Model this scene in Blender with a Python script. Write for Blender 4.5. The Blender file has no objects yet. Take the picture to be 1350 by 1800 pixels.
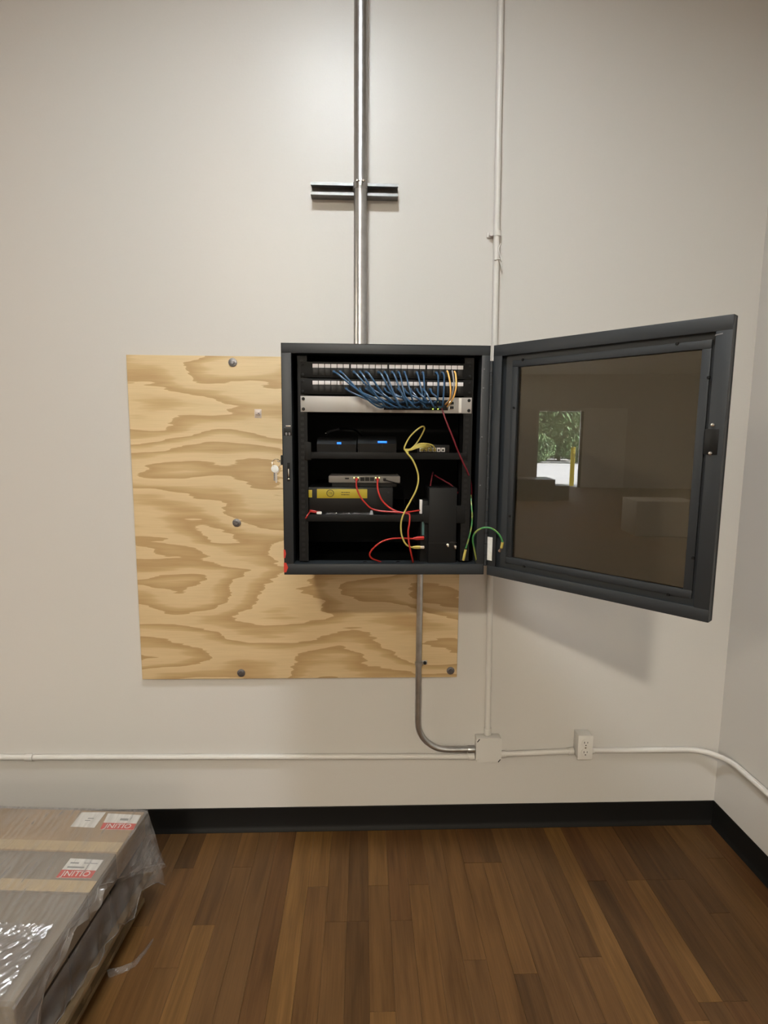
import bpy, bmesh, math, random
from mathutils import Vector, Matrix, noise
random.seed(7)
S = bpy.context.scene
COL = S.collection

# ------------------------------------------------------------------ camera
F_PX, YAW, PITCH, ROLL = 1000.07, -.0366, .1315, .0080
CAM = Vector((0, -2.1403, 1.5901))
_f = Vector((-math.sin(YAW)*math.cos(PITCH), math.cos(YAW)*math.cos(PITCH), -math.sin(PITCH)))
_r = Vector((math.cos(YAW), math.sin(YAW), 0)); _u = _r.cross(_f)
c_, s_ = math.cos(ROLL), math.sin(ROLL)
R_, U_ = _r*c_ + _u*s_, _u*c_ - _r*s_
cd = bpy.data.cameras.new('camera'); cam = bpy.data.objects.new('camera', cd); COL.objects.link(cam)
cd.sensor_fit = 'VERTICAL'; cd.sensor_height = 36; cd.sensor_width = 27; cd.lens = F_PX/1800*36
cd.clip_start = .02; cd.clip_end = 300
m3 = Matrix((R_, U_, -_f)).transposed()
cam.matrix_world = Matrix.Translation(CAM) @ m3.to_4x4()
S.camera = cam

# ------------------------------------------------------------------ world, light, exposure
S.view_settings.view_transform = 'Standard'; S.view_settings.look = 'None'
S.view_settings.gamma = 1; S.view_settings.use_curve_mapping = False
S.view_settings.exposure = 0.0
W = bpy.data.worlds.new('sky'); S.world = W; W.use_nodes = True
bg = W.node_tree.nodes['Background']; bg.inputs[0].default_value = (.80, .88, 1, 1); bg.inputs[1].default_value = 21.0
sd = bpy.data.lights.new('sun', 'SUN'); so = bpy.data.objects.new('sun', sd); COL.objects.link(so)
sd.energy = 115; sd.angle = .01; so.rotation_euler = (math.radians(35), math.radians(20), 0)
NEUTRAL, WARM = (.91, .965, 1), (1, .905, .75)
LAMPS = [(-.13, -1.35, 39, NEUTRAL, 158, 'nearest the cabinet wall'), (-.84, -4.9, 215, WARM, 180, 'behind the camera in the cabinet corner'),
         (-.84, -8.3, 110, WARM, 180, 'at the back of the cabinet corner'),
         (-8.4, -3.0, 260, WARM, 180, 'halfway down the hall'), (-12.6, -3.0, 420, WARM, 180, 'nearest the dock door')]
CEIL = 3.62

# ------------------------------------------------------------------ helpers
def at(x, y, Y):                      # point of the plane y=Y seen at pixel (x, y)
    d = _f*F_PX + R_*(x-675) - U_*(y-900)
    return CAM + d*((Y-CAM.y)/d.y)
def atz(x, y, z):
    d = _f*F_PX + R_*(x-675) - U_*(y-900)
    return CAM + d*((z-CAM.z)/d.z)

def mat(name, col, rough=.5, metal=0, spec=.5, bump=None, var=None, emit=None, estr=0, coat=0):
    m = bpy.data.materials.new(name); m.use_nodes = True
    N, L = m.node_tree.nodes, m.node_tree.links
    b = N['Principled BSDF']
    b.inputs['Base Color'].default_value = (*col, 1); b.inputs['Roughness'].default_value = rough
    b.inputs['Metallic'].default_value = metal; b.inputs['Specular IOR Level'].default_value = spec
    b.inputs['Coat Weight'].default_value = coat
    if emit: b.inputs['Emission Color'].default_value = (*emit, 1); b.inputs['Emission Strength'].default_value = estr
    if bump or var:
        tc = N.new('ShaderNodeTexCoord')
    if bump:                           # (scale, strength, distance, stretch)
        sc, st, di = bump[:3]; mp = N.new('ShaderNodeMapping'); mp.inputs['Scale'].default_value = bump[3] if len(bump) > 3 else (1, 1, 1)
        L.new(tc.outputs['Object'], mp.inputs[0])
        n = N.new('ShaderNodeTexNoise'); n.inputs['Scale'].default_value = sc; n.inputs['Detail'].default_value = 3
        L.new(mp.outputs[0], n.inputs['Vector'])
        bu = N.new('ShaderNodeBump'); bu.inputs['Strength'].default_value = st; bu.inputs['Distance'].default_value = di
        L.new(n.outputs[0], bu.inputs['Height']); L.new(bu.outputs[0], b.inputs['Normal'])
    if var:                            # (scale, amount) mottled tone of the thing's own colour
        n = N.new('ShaderNodeTexNoise'); n.inputs['Scale'].default_value = var[0]; n.inputs['Detail'].default_value = 4
        L.new(tc.outputs['Object'], n.inputs['Vector'])
        r = N.new('ShaderNodeValToRGB'); a = var[1]
        r.color_ramp.elements[0].position = .3; r.color_ramp.elements[1].position = .7
        r.color_ramp.elements[0].color = (*[v*(1-a) for v in col], 1); r.color_ramp.elements[1].color = (*[min(1, v*(1+a)) for v in col], 1)
        L.new(n.outputs[0], r.inputs[0]); L.new(r.outputs[0], b.inputs['Base Color'])
    return m

class B:                               # collects shapes, linked as ONE mesh object
    def __init__(s): s.bm = bmesh.new()
    def box(s, x0, x1, y0, y1, z0, z1, bev=0, T=None):
        if x0 > x1: x0, x1 = x1, x0
        if y0 > y1: y0, y1 = y1, y0
        if z0 > z1: z0, z1 = z1, z0
        bm = bmesh.new()
        v = [bm.verts.new((x, y, z)) for x in (x0, x1) for y in (y0, y1) for z in (z0, z1)]
        for q in ((0,1,3,2),(4,6,7,5),(0,4,5,1),(2,3,7,6),(0,2,6,4),(1,5,7,3)): bm.faces.new([v[i] for i in q])
        if bev: bmesh.ops.bevel(bm, geom=bm.edges[:], offset=bev, segments=2, affect='EDGES', profile=.5)
        s._add(bm, T); return s
    def _add(s, bm, T=None):
        if T is not None: bm.transform(T) if isinstance(T, Matrix) else None
        if T is not None and callable(T) and not isinstance(T, Matrix):
            for v in bm.verts: v.co = T(v.co)
        me = bpy.data.meshes.new('t'); bm.to_mesh(me); bm.free(); s.bm.from_mesh(me); bpy.data.meshes.remove(me)
    def quad(s, pts):
        s.bm.faces.new([s.bm.verts.new(p) for p in pts]); return s
    def cyl(s, a, b, r, n=16, r2=None, bev=0):
        a, b = Vector(a), Vector(b); d = b-a
        bm = bmesh.new(); bmesh.ops.create_cone(bm, cap_ends=True, segments=n, radius1=r, radius2=r if r2 is None else r2, depth=d.length)
        if bev:
            es = [e for e in bm.edges if abs(e.verts[0].co.z-e.verts[1].co.z) < 1e-6]
            bmesh.ops.bevel(bm, geom=es, offset=bev, segments=2, affect='EDGES', profile=.5)
        bm.transform(Matrix.Translation((a+b)/2) @ d.to_track_quat('Z', 'Y').to_matrix().to_4x4())
        s._add(bm); return s
    def ball(s, p, r, sc=(1, 1, 1), sub=2):
        bm = bmesh.new(); bmesh.ops.create_icosphere(bm, subdivisions=sub, radius=r)
        bm.transform(Matrix.Translation(p) @ Matrix.Diagonal((*sc, 1))); s._add(bm); return s
    def tube(s, pts, r, n=8, smooth=True, per=6, rad=None):
        P = [Vector(p) for p in pts]
        if smooth and len(P) > 2:
            Q = []; E = [P[0]*2-P[1]] + P + [P[-1]*2-P[-2]]
            for i in range(1, len(E)-2):
                a, b, c, d = E[i-1:i+3]
                for k in range(per):
                    t = k/per
                    Q.append(.5*((2*b) + (c-a)*t + (2*a-5*b+4*c-d)*t*t + (3*b-a-3*c+d)*t**3))
            Q.append(P[-1]); P = Q
        t0 = (P[1]-P[0]).normalized(); nrm = t0.orthogonal().normalized(); rings = []
        for i, p in enumerate(P):
            t = (P[min(i+1, len(P)-1)]-P[max(i-1, 0)]).normalized()
            nrm = (nrm - t*nrm.dot(t)).normalized(); bn = t.cross(nrm)
            rr = r if rad is None else rad(i/(len(P)-1))
            rings.append([s.bm.verts.new(p + (nrm*math.cos(2*math.pi*k/n) + bn*math.sin(2*math.pi*k/n))*rr) for k in range(n)])
        for a, b in zip(rings, rings[1:]):
            for k in range(n): s.bm.faces.new((a[k], a[(k+1) % n], b[(k+1) % n], b[k]))
        s.bm.faces.new(rings[0][::-1]); s.bm.faces.new(rings[-1]); return s
    def prism(s, pts, d):              # flat polygon extruded by the vector d
        d = Vector(d); a = [s.bm.verts.new(p) for p in pts]; b = [s.bm.verts.new(Vector(p)+d) for p in pts]; n = len(pts)
        s.bm.faces.new(a); s.bm.faces.new(b[::-1])
        for k in range(n): s.bm.faces.new((a[k], b[k], b[(k+1) % n], a[(k+1) % n]))
        return s
    def make(s, name, m, parent=None, loc=None, smooth=True, origin=None):
        bmesh.ops.recalc_face_normals(s.bm, faces=s.bm.faces[:])
        o3 = Vector((0, 0, 0))
        if parent is not None: o3 = Vector(parent['_o'])
        elif loc is not None: o3 = Vector(loc)
        if o3.length: bmesh.ops.translate(s.bm, verts=s.bm.verts[:], vec=-o3)
        me = bpy.data.meshes.new(name); s.bm.to_mesh(me); s.bm.free()
        me.materials.append(m)
        if smooth:
            me.polygons.foreach_set('use_smooth', [True]*len(me.polygons))
            me.set_sharp_from_angle(angle=math.radians(35))
        o = bpy.data.objects.new(name, me); COL.objects.link(o)
        if parent is not None: o.parent = parent
        else: o.location = o3
        o['_o'] = tuple(o3); return o

def thing(name, label, cat, loc, group=None):
    o = bpy.data.objects.new(name, None); COL.objects.link(o); o.location = loc; o['_o'] = tuple(loc)
    o.empty_display_size = .05
    tag(o, label, cat, group); return o
def tag(o, label, cat, group=None):
    o['label'] = label; o['category'] = cat
    if group: o['group'] = group
    return o
def struct(o): o['kind'] = 'structure'; return o
def share(o, name, parent, dloc):      # another piece with the same mesh
    c = bpy.data.objects.new(name, o.data); COL.objects.link(c); c.parent = parent; c.location = Vector(o.location)+Vector(dloc); c['_o'] = o['_o']
    return c
def text(body, size, M, m, name, parent, extr=.0002):
    cu = bpy.data.curves.new(name, 'FONT'); cu.body = body; cu.size = size; cu.extrude = extr; cu.align_x = 'CENTER'; cu.align_y = 'CENTER'
    cu.resolution_u = 3; cu.materials.append(m)
    o = bpy.data.objects.new(name, cu); COL.objects.link(o)
    me = bpy.data.meshes.new_from_object(o); COL.objects.unlink(o); bpy.data.objects.remove(o)
    me.transform(Matrix.Translation(-Vector(parent['_o'])) @ M)
    o = bpy.data.objects.new(name, me); COL.objects.link(o); o.parent = parent; o['_o'] = parent['_o']; return o

# ------------------------------------------------------------------ materials
def wall_mat():
    m = mat('wall_paint', (.60, .578, .545), .40, spec=.44, bump=(140, .10, .002)); return m
M_WALL = wall_mat()
M_CEIL = mat('ceiling_paint', (.6, .6, .58), .8)
M_COND_W = mat('painted_conduit', (.63, .61, .575), .38)
M_BLACKBASE = mat('black_vinyl', (.0042, .004, .0036), .55, spec=.25, bump=(60, .1, .002))
M_CAB = mat('black_powder_coat', (.0155, .019, .0225), .47, bump=(900, .15, .0004))
M_CABIN = mat('black_matte_steel', (.0045, .0045, .0045), .55, spec=.22)
M_RUB = mat('black_plastic', (.0045, .0045, .0045), .42, spec=.3)
M_DGREY = mat('dark_grey_plastic', (.014, .014, .015), .5, spec=.3)
M_GALV = mat('galvanised_steel', (.60, .61, .62), .33, metal=1, var=(30, .12), bump=(300, .05, .0004, (1, 1, .1)))
M_STRUT = mat('zinc_strut', (.24, .245, .25), .40, metal=1, var=(40, .1))
M_STEEL = mat('bright_steel', (.75, .75, .74), .22, metal=1)
M_SCREW = mat('zinc_washer', (.22, .22, .235), .42, metal=1, var=(200, .25))
M_SILVER = mat('silver_faceplate', (.38, .36, .335), .45, metal=.2)
M_ROUTER = mat('shaded_router_plastic', (.20, .19, .18), .45)  # pale casing darkened: shade from the shelf above is in the colour
M_WHITE = mat('white_plastic', (.72, .70, .66), .4)
M_PAPER = mat('white_paper', (.78, .76, .72), .7)
M_WINLAB = mat('port_label_card', (.62, .60, .60), .55)
M_RED = mat('red_cable_jacket', (.40, .022, .016), .4)
M_RED_SHADE = mat('shaded_red_jacket', (.17, .012, .024), .45)  # shaded copy of the red jacket, dimness put into the colour
M_YEL = mat('yellow_cable_jacket', (.50, .42, .105), .42)
M_BLUE = mat('blue_cable_jacket', (.022, .072, .150), .36)
M_ORG = mat('amber_cable_jacket', (.85, .48, .13), .4)
M_GREYC = mat('grey_cable_jacket', (.28, .28, .29), .45)
M_LEDB = mat('blue_led', (.02, .1, .5), .3, emit=(.015, .16, 1), estr=2.2)
M_LEDG = mat('green_led', (.2, .4, .05), .3, emit=(.6, .85, .10), estr=2.5)
M_LEDY = mat('amber_led', (.5, .5, .2), .3, emit=(.95, .95, .35), estr=2.5)
M_YLAB = mat('yellow_label_print', (.36, .28, .015), .5)
M_INK = mat('label_ink', (.06, .045, .004), .6)
M_REDTAPE = mat('red_tape', (.50, .035, .02), .45)
M_REDLAB = mat('red_print', (.56, .045, .03), .6)
M_CARD = mat('cardboard', (.36, .255, .155), .75, var=(9, .12), bump=(200, .1, .0006))
M_CARD2 = mat('hazed_cardboard', (.24, .20, .155), .75, var=(7, .14))  # cardboard greyed, the wrap's haze and reflections put into its colour
M_TAPE = mat('packing_tape', (.50, .385, .23), .3)
M_DARKBOX = mat('black_shrink_pack', (.022, .021, .022), .28, bump=(9, .25, .01))
M_PALLET = mat('pallet_pine', (.185, .125, .062), .75, var=(16, .25), bump=(60, .4, .002, (1, .1, 1)))
M_INKG = mat('grey_ink', (.25, .25, .25), .6)
M_COPPER = mat('tinned_copper', (.8, .62, .5), .3, metal=1)
M_TAPE_W = mat('white_sticker', (.70, .71, .68), .45, var=(120, .06))
M_TIE = mat('clear_adhesive_pad', (.66, .57, .50), .35)
M_FOLIAGE = mat('foliage', (.17, .25, .12), .6, var=(1.3, .55))
M_BARK = mat('bark', (.16, .13, .10), .8)
M_BOLLARD = mat('safety_yellow', (.85, .62, .03), .4)
M_ASPHALT = mat('pale_concrete', (.50, .49, .47), .8, var=(1, .1))
M_DOCK = mat('dock_door_steel', (.78, .77, .75), .5, var=(3, .05))
M_DARKGAP = mat('dark_rubber', (.02, .02, .02), .7)
M_EMIT = mat('lamp_diffuser', (.9, .9, .9), .5, emit=(1, .95, .86), estr=6)

def green_wire():
    m = mat('green_yellow_wire', (.06, .22, .06), .4); N, L = m.node_tree.nodes, m.node_tree.links
    tc = N.new('ShaderNodeTexCoord'); w = N.new('ShaderNodeTexWave'); w.inputs['Scale'].default_value = 14; w.inputs['Distortion'].default_value = 1
    w.bands_direction = 'DIAGONAL'
    r = N.new('ShaderNodeValToRGB'); r.color_ramp.elements[0].color = (.045, .20, .06, 1); r.color_ramp.elements[1].color = (.22, .27, .07, 1)
    r.color_ramp.elements[0].position = .45; r.color_ramp.elements[1].position = .75
    L.new(tc.outputs['Object'], w.inputs[0]); L.new(w.outputs[1], r.inputs[0]); L.new(r.outputs[0], N['Principled BSDF'].inputs[0]); return m
M_GRN = green_wire()

def schlick(N, L, normal=None, base=.042):        # two-sided surface reflectance
    lw = N.new('ShaderNodeLayerWeight'); lw.inputs['Blend'].default_value = .5
    if normal is not None: L.new(normal, lw.inputs['Normal'])
    p = N.new('ShaderNodeMath'); p.operation = 'POWER'; p.inputs[1].default_value = 5; L.new(lw.outputs['Facing'], p.inputs[0])
    q = N.new('ShaderNodeMath'); q.operation = 'MULTIPLY_ADD'; q.inputs[1].default_value = .93-base; q.inputs[2].default_value = base; L.new(p.outputs[0], q.inputs[0])
    return q.outputs[0]
def glass_mat():                       # smoked acrylic: tinted see-through with a clear surface reflection
    m = bpy.data.materials.new('smoked_acrylic'); m.use_nodes = True; N, L = m.node_tree.nodes, m.node_tree.links
    for n in list(N): N.remove(n)
    o = N.new('ShaderNodeOutputMaterial'); mx = N.new('ShaderNodeMixShader'); t = N.new('ShaderNodeBsdfTransparent'); g = N.new('ShaderNodeBsdfGlossy')
    fr = schlick(N, L)
    t.inputs[0].default_value = (.368, .340, .288, 1); g.inputs['Roughness'].default_value = 0.0
    L.new(fr, mx.inputs[0]); L.new(t.outputs[0], mx.inputs[1]); L.new(g.outputs[0], mx.inputs[2]); L.new(mx.outputs[0], o.inputs[0]); return m
M_GLASS = glass_mat()

def film_mat(lo=.12, hi=.42, bump=.55, rough=.16, scale=75, refl=.06):                        # stretch film: mostly clear, some haze, glossy crinkles
    m = bpy.data.materials.new('stretch_film'); m.use_nodes = True; N, L = m.node_tree.nodes, m.node_tree.links
    for n in list(N): N.remove(n)
    o = N.new('ShaderNodeOutputMaterial'); tc = N.new('ShaderNodeTexCoord')
    mp = N.new('ShaderNodeMapping'); mp.inputs['Scale'].default_value = (1, .12, 1); L.new(tc.outputs['Object'], mp.inputs[0])
    n1 = N.new('ShaderNodeTexNoise'); n1.inputs['Scale'].default_value = scale; n1.inputs['Detail'].default_value = 5; L.new(mp.outputs[0], n1.inputs['Vector'])
    bu = N.new('ShaderNodeBump'); bu.inputs['Strength'].default_value = bump; bu.inputs['Distance'].default_value = .006; L.new(n1.outputs[0], bu.inputs['Height'])
    t = N.new('ShaderNodeBsdfTransparent'); t.inputs[0].default_value = (.95, .95, .95, 1)
    d = N.new('ShaderNodeBsdfDiffuse'); d.inputs[0].default_value = (.55, .53, .52, 1)
    tr = N.new('ShaderNodeBsdfTranslucent'); tr.inputs[0].default_value = (.5, .5, .5, 1)
    g = N.new('ShaderNodeBsdfGlossy'); g.inputs['Roughness'].default_value = rough
    L.new(bu.outputs[0], g.inputs['Normal']); L.new(bu.outputs[0], d.inputs['Normal'])
    r = N.new('ShaderNodeValToRGB'); r.color_ramp.elements[0].position = .42; r.color_ramp.elements[1].position = .72
    r.color_ramp.elements[0].color = (lo, lo, lo, 1); r.color_ramp.elements[1].color = (hi, hi, hi, 1); L.new(n1.outputs[0], r.inputs[0])
    a = N.new('ShaderNodeMixShader'); a.inputs[0].default_value = .3; L.new(d.outputs[0], a.inputs[1]); L.new(tr.outputs[0], a.inputs[2])
    b = N.new('ShaderNodeMixShader'); L.new(r.outputs[0], b.inputs[0]); L.new(t.outputs[0], b.inputs[1]); L.new(a.outputs[0], b.inputs[2])
    lw = schlick(N, L, bu.outputs[0], refl)
    e = N.new('ShaderNodeMixShader'); L.new(lw, e.inputs[0]); L.new(b.outputs[0], e.inputs[1]); L.new(g.outputs[0], e.inputs[2])
    L.new(e.outputs[0], o.inputs[0]); return m
M_FILM = film_mat(.14, .46)
M_FILM2 = film_mat(.16, .52, .22, .15, 22)
M_FILM3 = film_mat(.12, .42, .25, .26, 75, .22)

def ply_mat():                         # rotary-cut pine face: contour bands of a stretched, ragged field
    m = mat('pine_plywood', (.6, .4, .2), .6); N, L = m.node_tree.nodes, m.node_tree.links; b = N['Principled BSDF']
    tc = N.new('ShaderNodeTexCoord')
    def nz(scale, stretch, det=2, off=(0, 0, 0)):
        mp = N.new('ShaderNodeMapping'); mp.inputs['Scale'].default_value = stretch; mp.inputs['Location'].default_value = off
        L.new(tc.outputs['Object'], mp.inputs[0])
        n = N.new('ShaderNodeTexNoise'); n.inputs['Scale'].default_value = scale; n.inputs['Detail'].default_value = det; n.inputs['Roughness'].default_value = .45
        L.new(mp.outputs[0], n.inputs['Vector']); return n.outputs[0]
    def ma(op, a, v, c=None):
        n = N.new('ShaderNodeMath'); n.operation = op; L.new(a, n.inputs[0])
        if isinstance(v, (int, float)): n.inputs[1].default_value = v
        else: L.new(v, n.inputs[1])
        return n.outputs[0]
    base = nz(1.0, (1.05, 1, 3.3), 2.0, (3.7, 0, 1.9))
    rag = nz(1.0, (4, 1, 55), 3, (1, 0, 2))
    sx = N.new('ShaderNodeSeparateXYZ'); L.new(tc.outputs['Object'], sx.inputs[0])
    f = ma('ADD', ma('MULTIPLY', base, 12.5), ma('MULTIPLY', rag, .8))
    f = ma('ADD', f, ma('MULTIPLY', sx.outputs[2], 3.2))
    fr = ma('FRACT', f, 0)
    r = N.new('ShaderNodeValToRGB'); L.new(fr, r.inputs[0]); e = r.color_ramp.elements
    e[0].position = 0; e[0].color = (.70, .535, .31, 1)
    e[1].position = .45; e[1].color = (.665, .50, .28, 1)
    for p, c in ((.60, (.57, .405, .205, 1)), (.9, (.475, .315, .145, 1)), (.985, (.49, .33, .155, 1)), (1, (.70, .535, .31, 1))):
        q = e.new(p); q.color = c
    fine = nz(1.0, (9, 1, 260), 3)
    mx = N.new('ShaderNodeMix'); mx.data_type = 'RGBA'; mx.blend_type = 'MULTIPLY'; mx.inputs['Factor'].default_value = .22
    r2 = N.new('ShaderNodeValToRGB'); r2.color_ramp.elements[0].position = .3; r2.color_ramp.elements[0].color = (.72, .68, .62, 1); r2.color_ramp.elements[1].position = .6; r2.color_ramp.elements[1].color = (1, 1, 1, 1)
    L.new(fine, r2.inputs[0]); L.new(r.outputs[0], mx.inputs['A']); L.new(r2.outputs[0], mx.inputs['B']); L.new(mx.outputs['Result'], b.inputs['Base Color'])
    return m
M_PLY = ply_mat()

def plank_mat(name, per_object):
    m = mat(name, (.2, .1, .05), .42 if per_object else .6, spec=.25 if per_object else .12); N, L = m.node_tree.nodes, m.node_tree.links; b = N['Principled BSDF']
    tc = N.new('ShaderNodeTexCoord'); src = tc.outputs['Object']
    if per_object:
        oi = N.new('ShaderNodeObjectInfo'); rnd = oi.outputs['Random']
        cx = N.new('ShaderNodeCombineXYZ')
        mm = N.new('ShaderNodeMath'); mm.operation = 'MULTIPLY'; mm.inputs[1].default_value = 60; L.new(rnd, mm.inputs[0]); L.new(mm.outputs[0], cx.inputs[0]); L.new(mm.outputs[0], cx.inputs[1])
        va = N.new('ShaderNodeVectorMath'); va.operation = 'ADD'; L.new(src, va.inputs[0]); L.new(cx.outputs[0], va.inputs[1]); src = va.outputs[0]
    else:
        br = N.new('ShaderNodeTexBrick'); mp0 = N.new('ShaderNodeMapping'); mp0.inputs['Rotation'].default_value = (0, 0, math.pi/2); L.new(src, mp0.inputs[0]); L.new(mp0.outputs[0], br.inputs['Vector'])
        br.inputs['Color1'].default_value = (0, 0, 0, 1); br.inputs['Color2'].default_value = (1, 1, 1, 1); br.inputs['Mortar Size'].default_value = 0
        br.inputs['Brick Width'].default_value = .7; br.inputs['Row Height'].default_value = .072; br.inputs['Scale'].default_value = 1; rnd = br.outputs[0]
    mp = N.new('ShaderNodeMapping'); mp.inputs['Scale'].default_value = (22, 1.6, 1); L.new(src, mp.inputs[0])
    n = N.new('ShaderNodeTexNoise'); n.inputs['Scale'].default_value = 1.6; n.inputs['Detail'].default_value = 5; n.inputs['Distortion'].default_value = .5; L.new(mp.outputs[0], n.inputs['Vector'])
    mp2 = N.new('ShaderNodeMapping'); mp2.inputs['Scale'].default_value = (150, 5, 1); L.new(src, mp2.inputs[0])
    n2 = N.new('ShaderNodeTexNoise'); n2.inputs['Scale'].default_value = 1.5; n2.inputs['Detail'].default_value = 3; L.new(mp2.outputs[0], n2.inputs['Vector'])
    r = N.new('ShaderNodeValToRGB'); L.new(rnd, r.inputs[0]); e = r.color_ramp.elements
    e[0].position = 0; e[0].color = (.066, .033, .0125, 1); e[1].position = 1; e[1].color = (.165, .086, .027, 1)
    for p, c in ((.25, (.104, .054, .021, 1)), (.5, (.118, .060, .021, 1)), (.72, (.086, .040, .0155, 1)), (.86, (.140, .073, .0245, 1))):
        q = e.new(p); q.color = c
    r1 = N.new('ShaderNodeValToRGB'); r1.color_ramp.elements[0].position = .33; r1.color_ramp.elements[0].color = (.72, .68, .64, 1); r1.color_ramp.elements[1].position = .62; r1.color_ramp.elements[1].color = (1.12, 1.1, 1.06, 1)
    L.new(n.outputs[0], r1.inputs[0])
    r2 = N.new('ShaderNodeValToRGB'); r2.color_ramp.elements[0].position = .35; r2.color_ramp.elements[0].color = (.9, .89, .88, 1); r2.color_ramp.elements[1].position = .6; r2.color_ramp.elements[1].color = (1.05, 1.05, 1.05, 1)
    L.new(n2.outputs[0], r2.inputs[0])
    a = r.outputs[0]
    for x in (r1, r2):
        mx = N.new('ShaderNodeMix'); mx.data_type = 'RGBA'; mx.blend_type = 'MULTIPLY'; mx.inputs['Factor'].default_value = 1
        L.new(a, mx.inputs['A']); L.new(x.outputs[0], mx.inputs['B']); a = mx.outputs['Result']
    L.new(a, b.inputs['Base Color'])
    bu = N.new('ShaderNodeBump'); bu.inputs['Strength'].default_value = .12; bu.inputs['Distance'].default_value = .001; L.new(n2.outputs[0], bu.inputs['Height']); L.new(bu.outputs[0], b.inputs['Normal'])
    return m
M_PLANK = plank_mat('wood_plank', True)
M_FLOORFAR = plank_mat('wood_strip_floor', False)

# ------------------------------------------------------------------ room
XR, XL, YF = 1.4623, -17.0, -9.2
b = B(); b.box(XL-.15, XR+.15, 0, .15, -.1, CEIL+.1); struct(b.make('wall_back', M_WALL))
b = B(); b.box(XR, XR+.15, YF-.15, 0, -.1, CEIL+.1); struct(b.make('wall_right', M_WALL))
b = B(); b.box(XL-.15, XR+.15, YF-.15, YF, -.1, CEIL+.1); struct(b.make('wall_front', M_WALL))
b = B(); OY0, OY1, OZ = -6.55, -3.9, 2.45
b.box(XL-.15, XL, OY1, 0, -.1, CEIL+.1).box(XL-.15, XL, YF, OY0, -.1, CEIL+.1).box(XL-.15, XL, OY0, OY1, OZ, CEIL+.1)
struct(b.make('wall_left', M_WALL))
b = B(); b.box(XL-.15, XR+.15, YF-.15, .15, CEIL, CEIL+.1); struct(b.make('ceiling', M_CEIL))
PX0, PY0 = XR-40*.072, -1.5
b = B(); b.box(XL-.15, XR, YF, PY0, -.1, 0).box(XL-.15, PX0, PY0, 0, -.1, 0).box(PX0, XR, PY0, 0, -.1, -.006)
floor = struct(b.make('floor', M_FLOORFAR))
tmpl = {}
def plank(w, L):
    if (w, L) not in tmpl:
        bb = B(); bb.box(.0002, w-.0002, -L+.0004, -.0004, -.006, 0)
        bm = bb.bm; es = [e for e in bm.edges if all(abs(v.co.z) < 1e-6 for v in e.verts)]
        bmesh.ops.bevel(bm, geom=es, offset=.0004, segments=1, affect='EDGES')
        me = bpy.data.meshes.new('plank'); bm.to_mesh(me); bm.free(); me.materials.append(M_PLANK); tmpl[(w, L)] = me
    return tmpl[(w, L)]
cols = []; x = PX0
while x < XR-.01:
    y = 0
    first = True
    while y > PY0+.01:
        L = random.choice((.3, .45, .6, .8, 1.0)) if not first else random.choice((.2, .3, .45, .6, .8, 1.0)); first = False
        if y-L < PY0 + .15: L = round(y-PY0, 3)
        o = bpy.data.objects.new('plank', plank(.072, L)); COL.objects.link(o); o.parent = floor; o.location = (x, y, random.uniform(-.0003, 0)); o['_o'] = (0, 0, 0)
        y -= L
    x += .072
def baseboard(name, prof_fn, a, e):
    prof = [(0, 0), (.014, 0), (.0135, .003), (.007, .012), (.0035, .022), (.003, .0985), (.0015, .1005), (0, .1005)]
    b = B(); rings = [[b.bm.verts.new(prof_fn(s, d, z)) for d, z in prof] for s in (a, e)]
    n = len(prof)
    for k in range(n): b.bm.faces.new((rings[0][k], rings[0][(k+1) % n], rings[1][(k+1) % n], rings[1][k]))
    b.bm.faces.new(rings[0]); b.bm.faces.new(rings[1][::-1]); return struct(b.make(name, M_BLACKBASE))
baseboard('baseboard_back', lambda s, d, z: (s, -d, z), XL, XR-.0001)
baseboard('baseboard_right', lambda s, d, z: (XR-d, s, z), YF, -.0034)

# lamps: round surface-mounted lights of the hall, each with its own light
def ceiling_lamp(x, y, watts, colour, beam, where):
    t = thing('ceiling_light', 'round white ceiling light ' + where, 'lamp', (x, y, CEIL), 'ceiling lights of the hall')
    B().cyl((x, y, CEIL), (x, y, CEIL-.05), .19, 32).make('housing', M_WHITE, t)
    B().cyl((x, y, CEIL-.05), (x, y, CEIL-.058), .165, 32).make('diffuser', M_EMIT, t)
    d = bpy.data.lights.new('lamp_light', 'AREA'); d.shape = 'DISK'; d.size = .30; d.energy = watts; d.color = colour; d.spread = math.radians(beam)
    o = bpy.data.objects.new('lamp_light', d); COL.objects.link(o); o.parent = t; o.location = (0, 0, -.062)
for a in LAMPS: ceiling_lamp(*a)

# ------------------------------------------------------------------ plywood sheet
PLX, PLZ, PS = -.850, .6546, 1.2192
t = thing('plywood_sheet', 'square sheet of pale pine plywood bolted to the wall behind the cabinet', 'plywood', (PLX+PS/2, 0, PLZ))
B().box(PLX, PLX+PS, -.018, -.0004, PLZ, PLZ+PS, .0012).make('panel', M_PLY, t)
for px, py in ((409, 637), (416, 919), (424, 1183), (792, 1179)):
    p = at(px, py, -.019); w = B(); w.cyl((p.x, -.018, p.z), (p.x, -.0205, p.z), .0155, 24, bev=.0008); w = w.make('washer', M_SCREW, t)
    B().cyl((p.x, -.0205, p.z), (p.x, -.0255, p.z), .0072, 6, r2=.0065).make('screw_head', M_SCREW, w)
p = at(453.5, 727, -.019)
t = thing('cable_tie_mount', 'small clear square adhesive cable tie mount on the plywood', 'cable mount', (p.x, -.018, p.z-.014))
B().box(p.x-.0125, p.x+.0125, -.0195, -.018, p.z-.016, p.z+.016, .0005).make('adhesive_pad', M_TIE, t)
B().box(p.x-.009, p.x+.009, -.026, -.0195, p.z-.004, p.z+.010, .002).make('tie_saddle', M_TIE, t)
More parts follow.
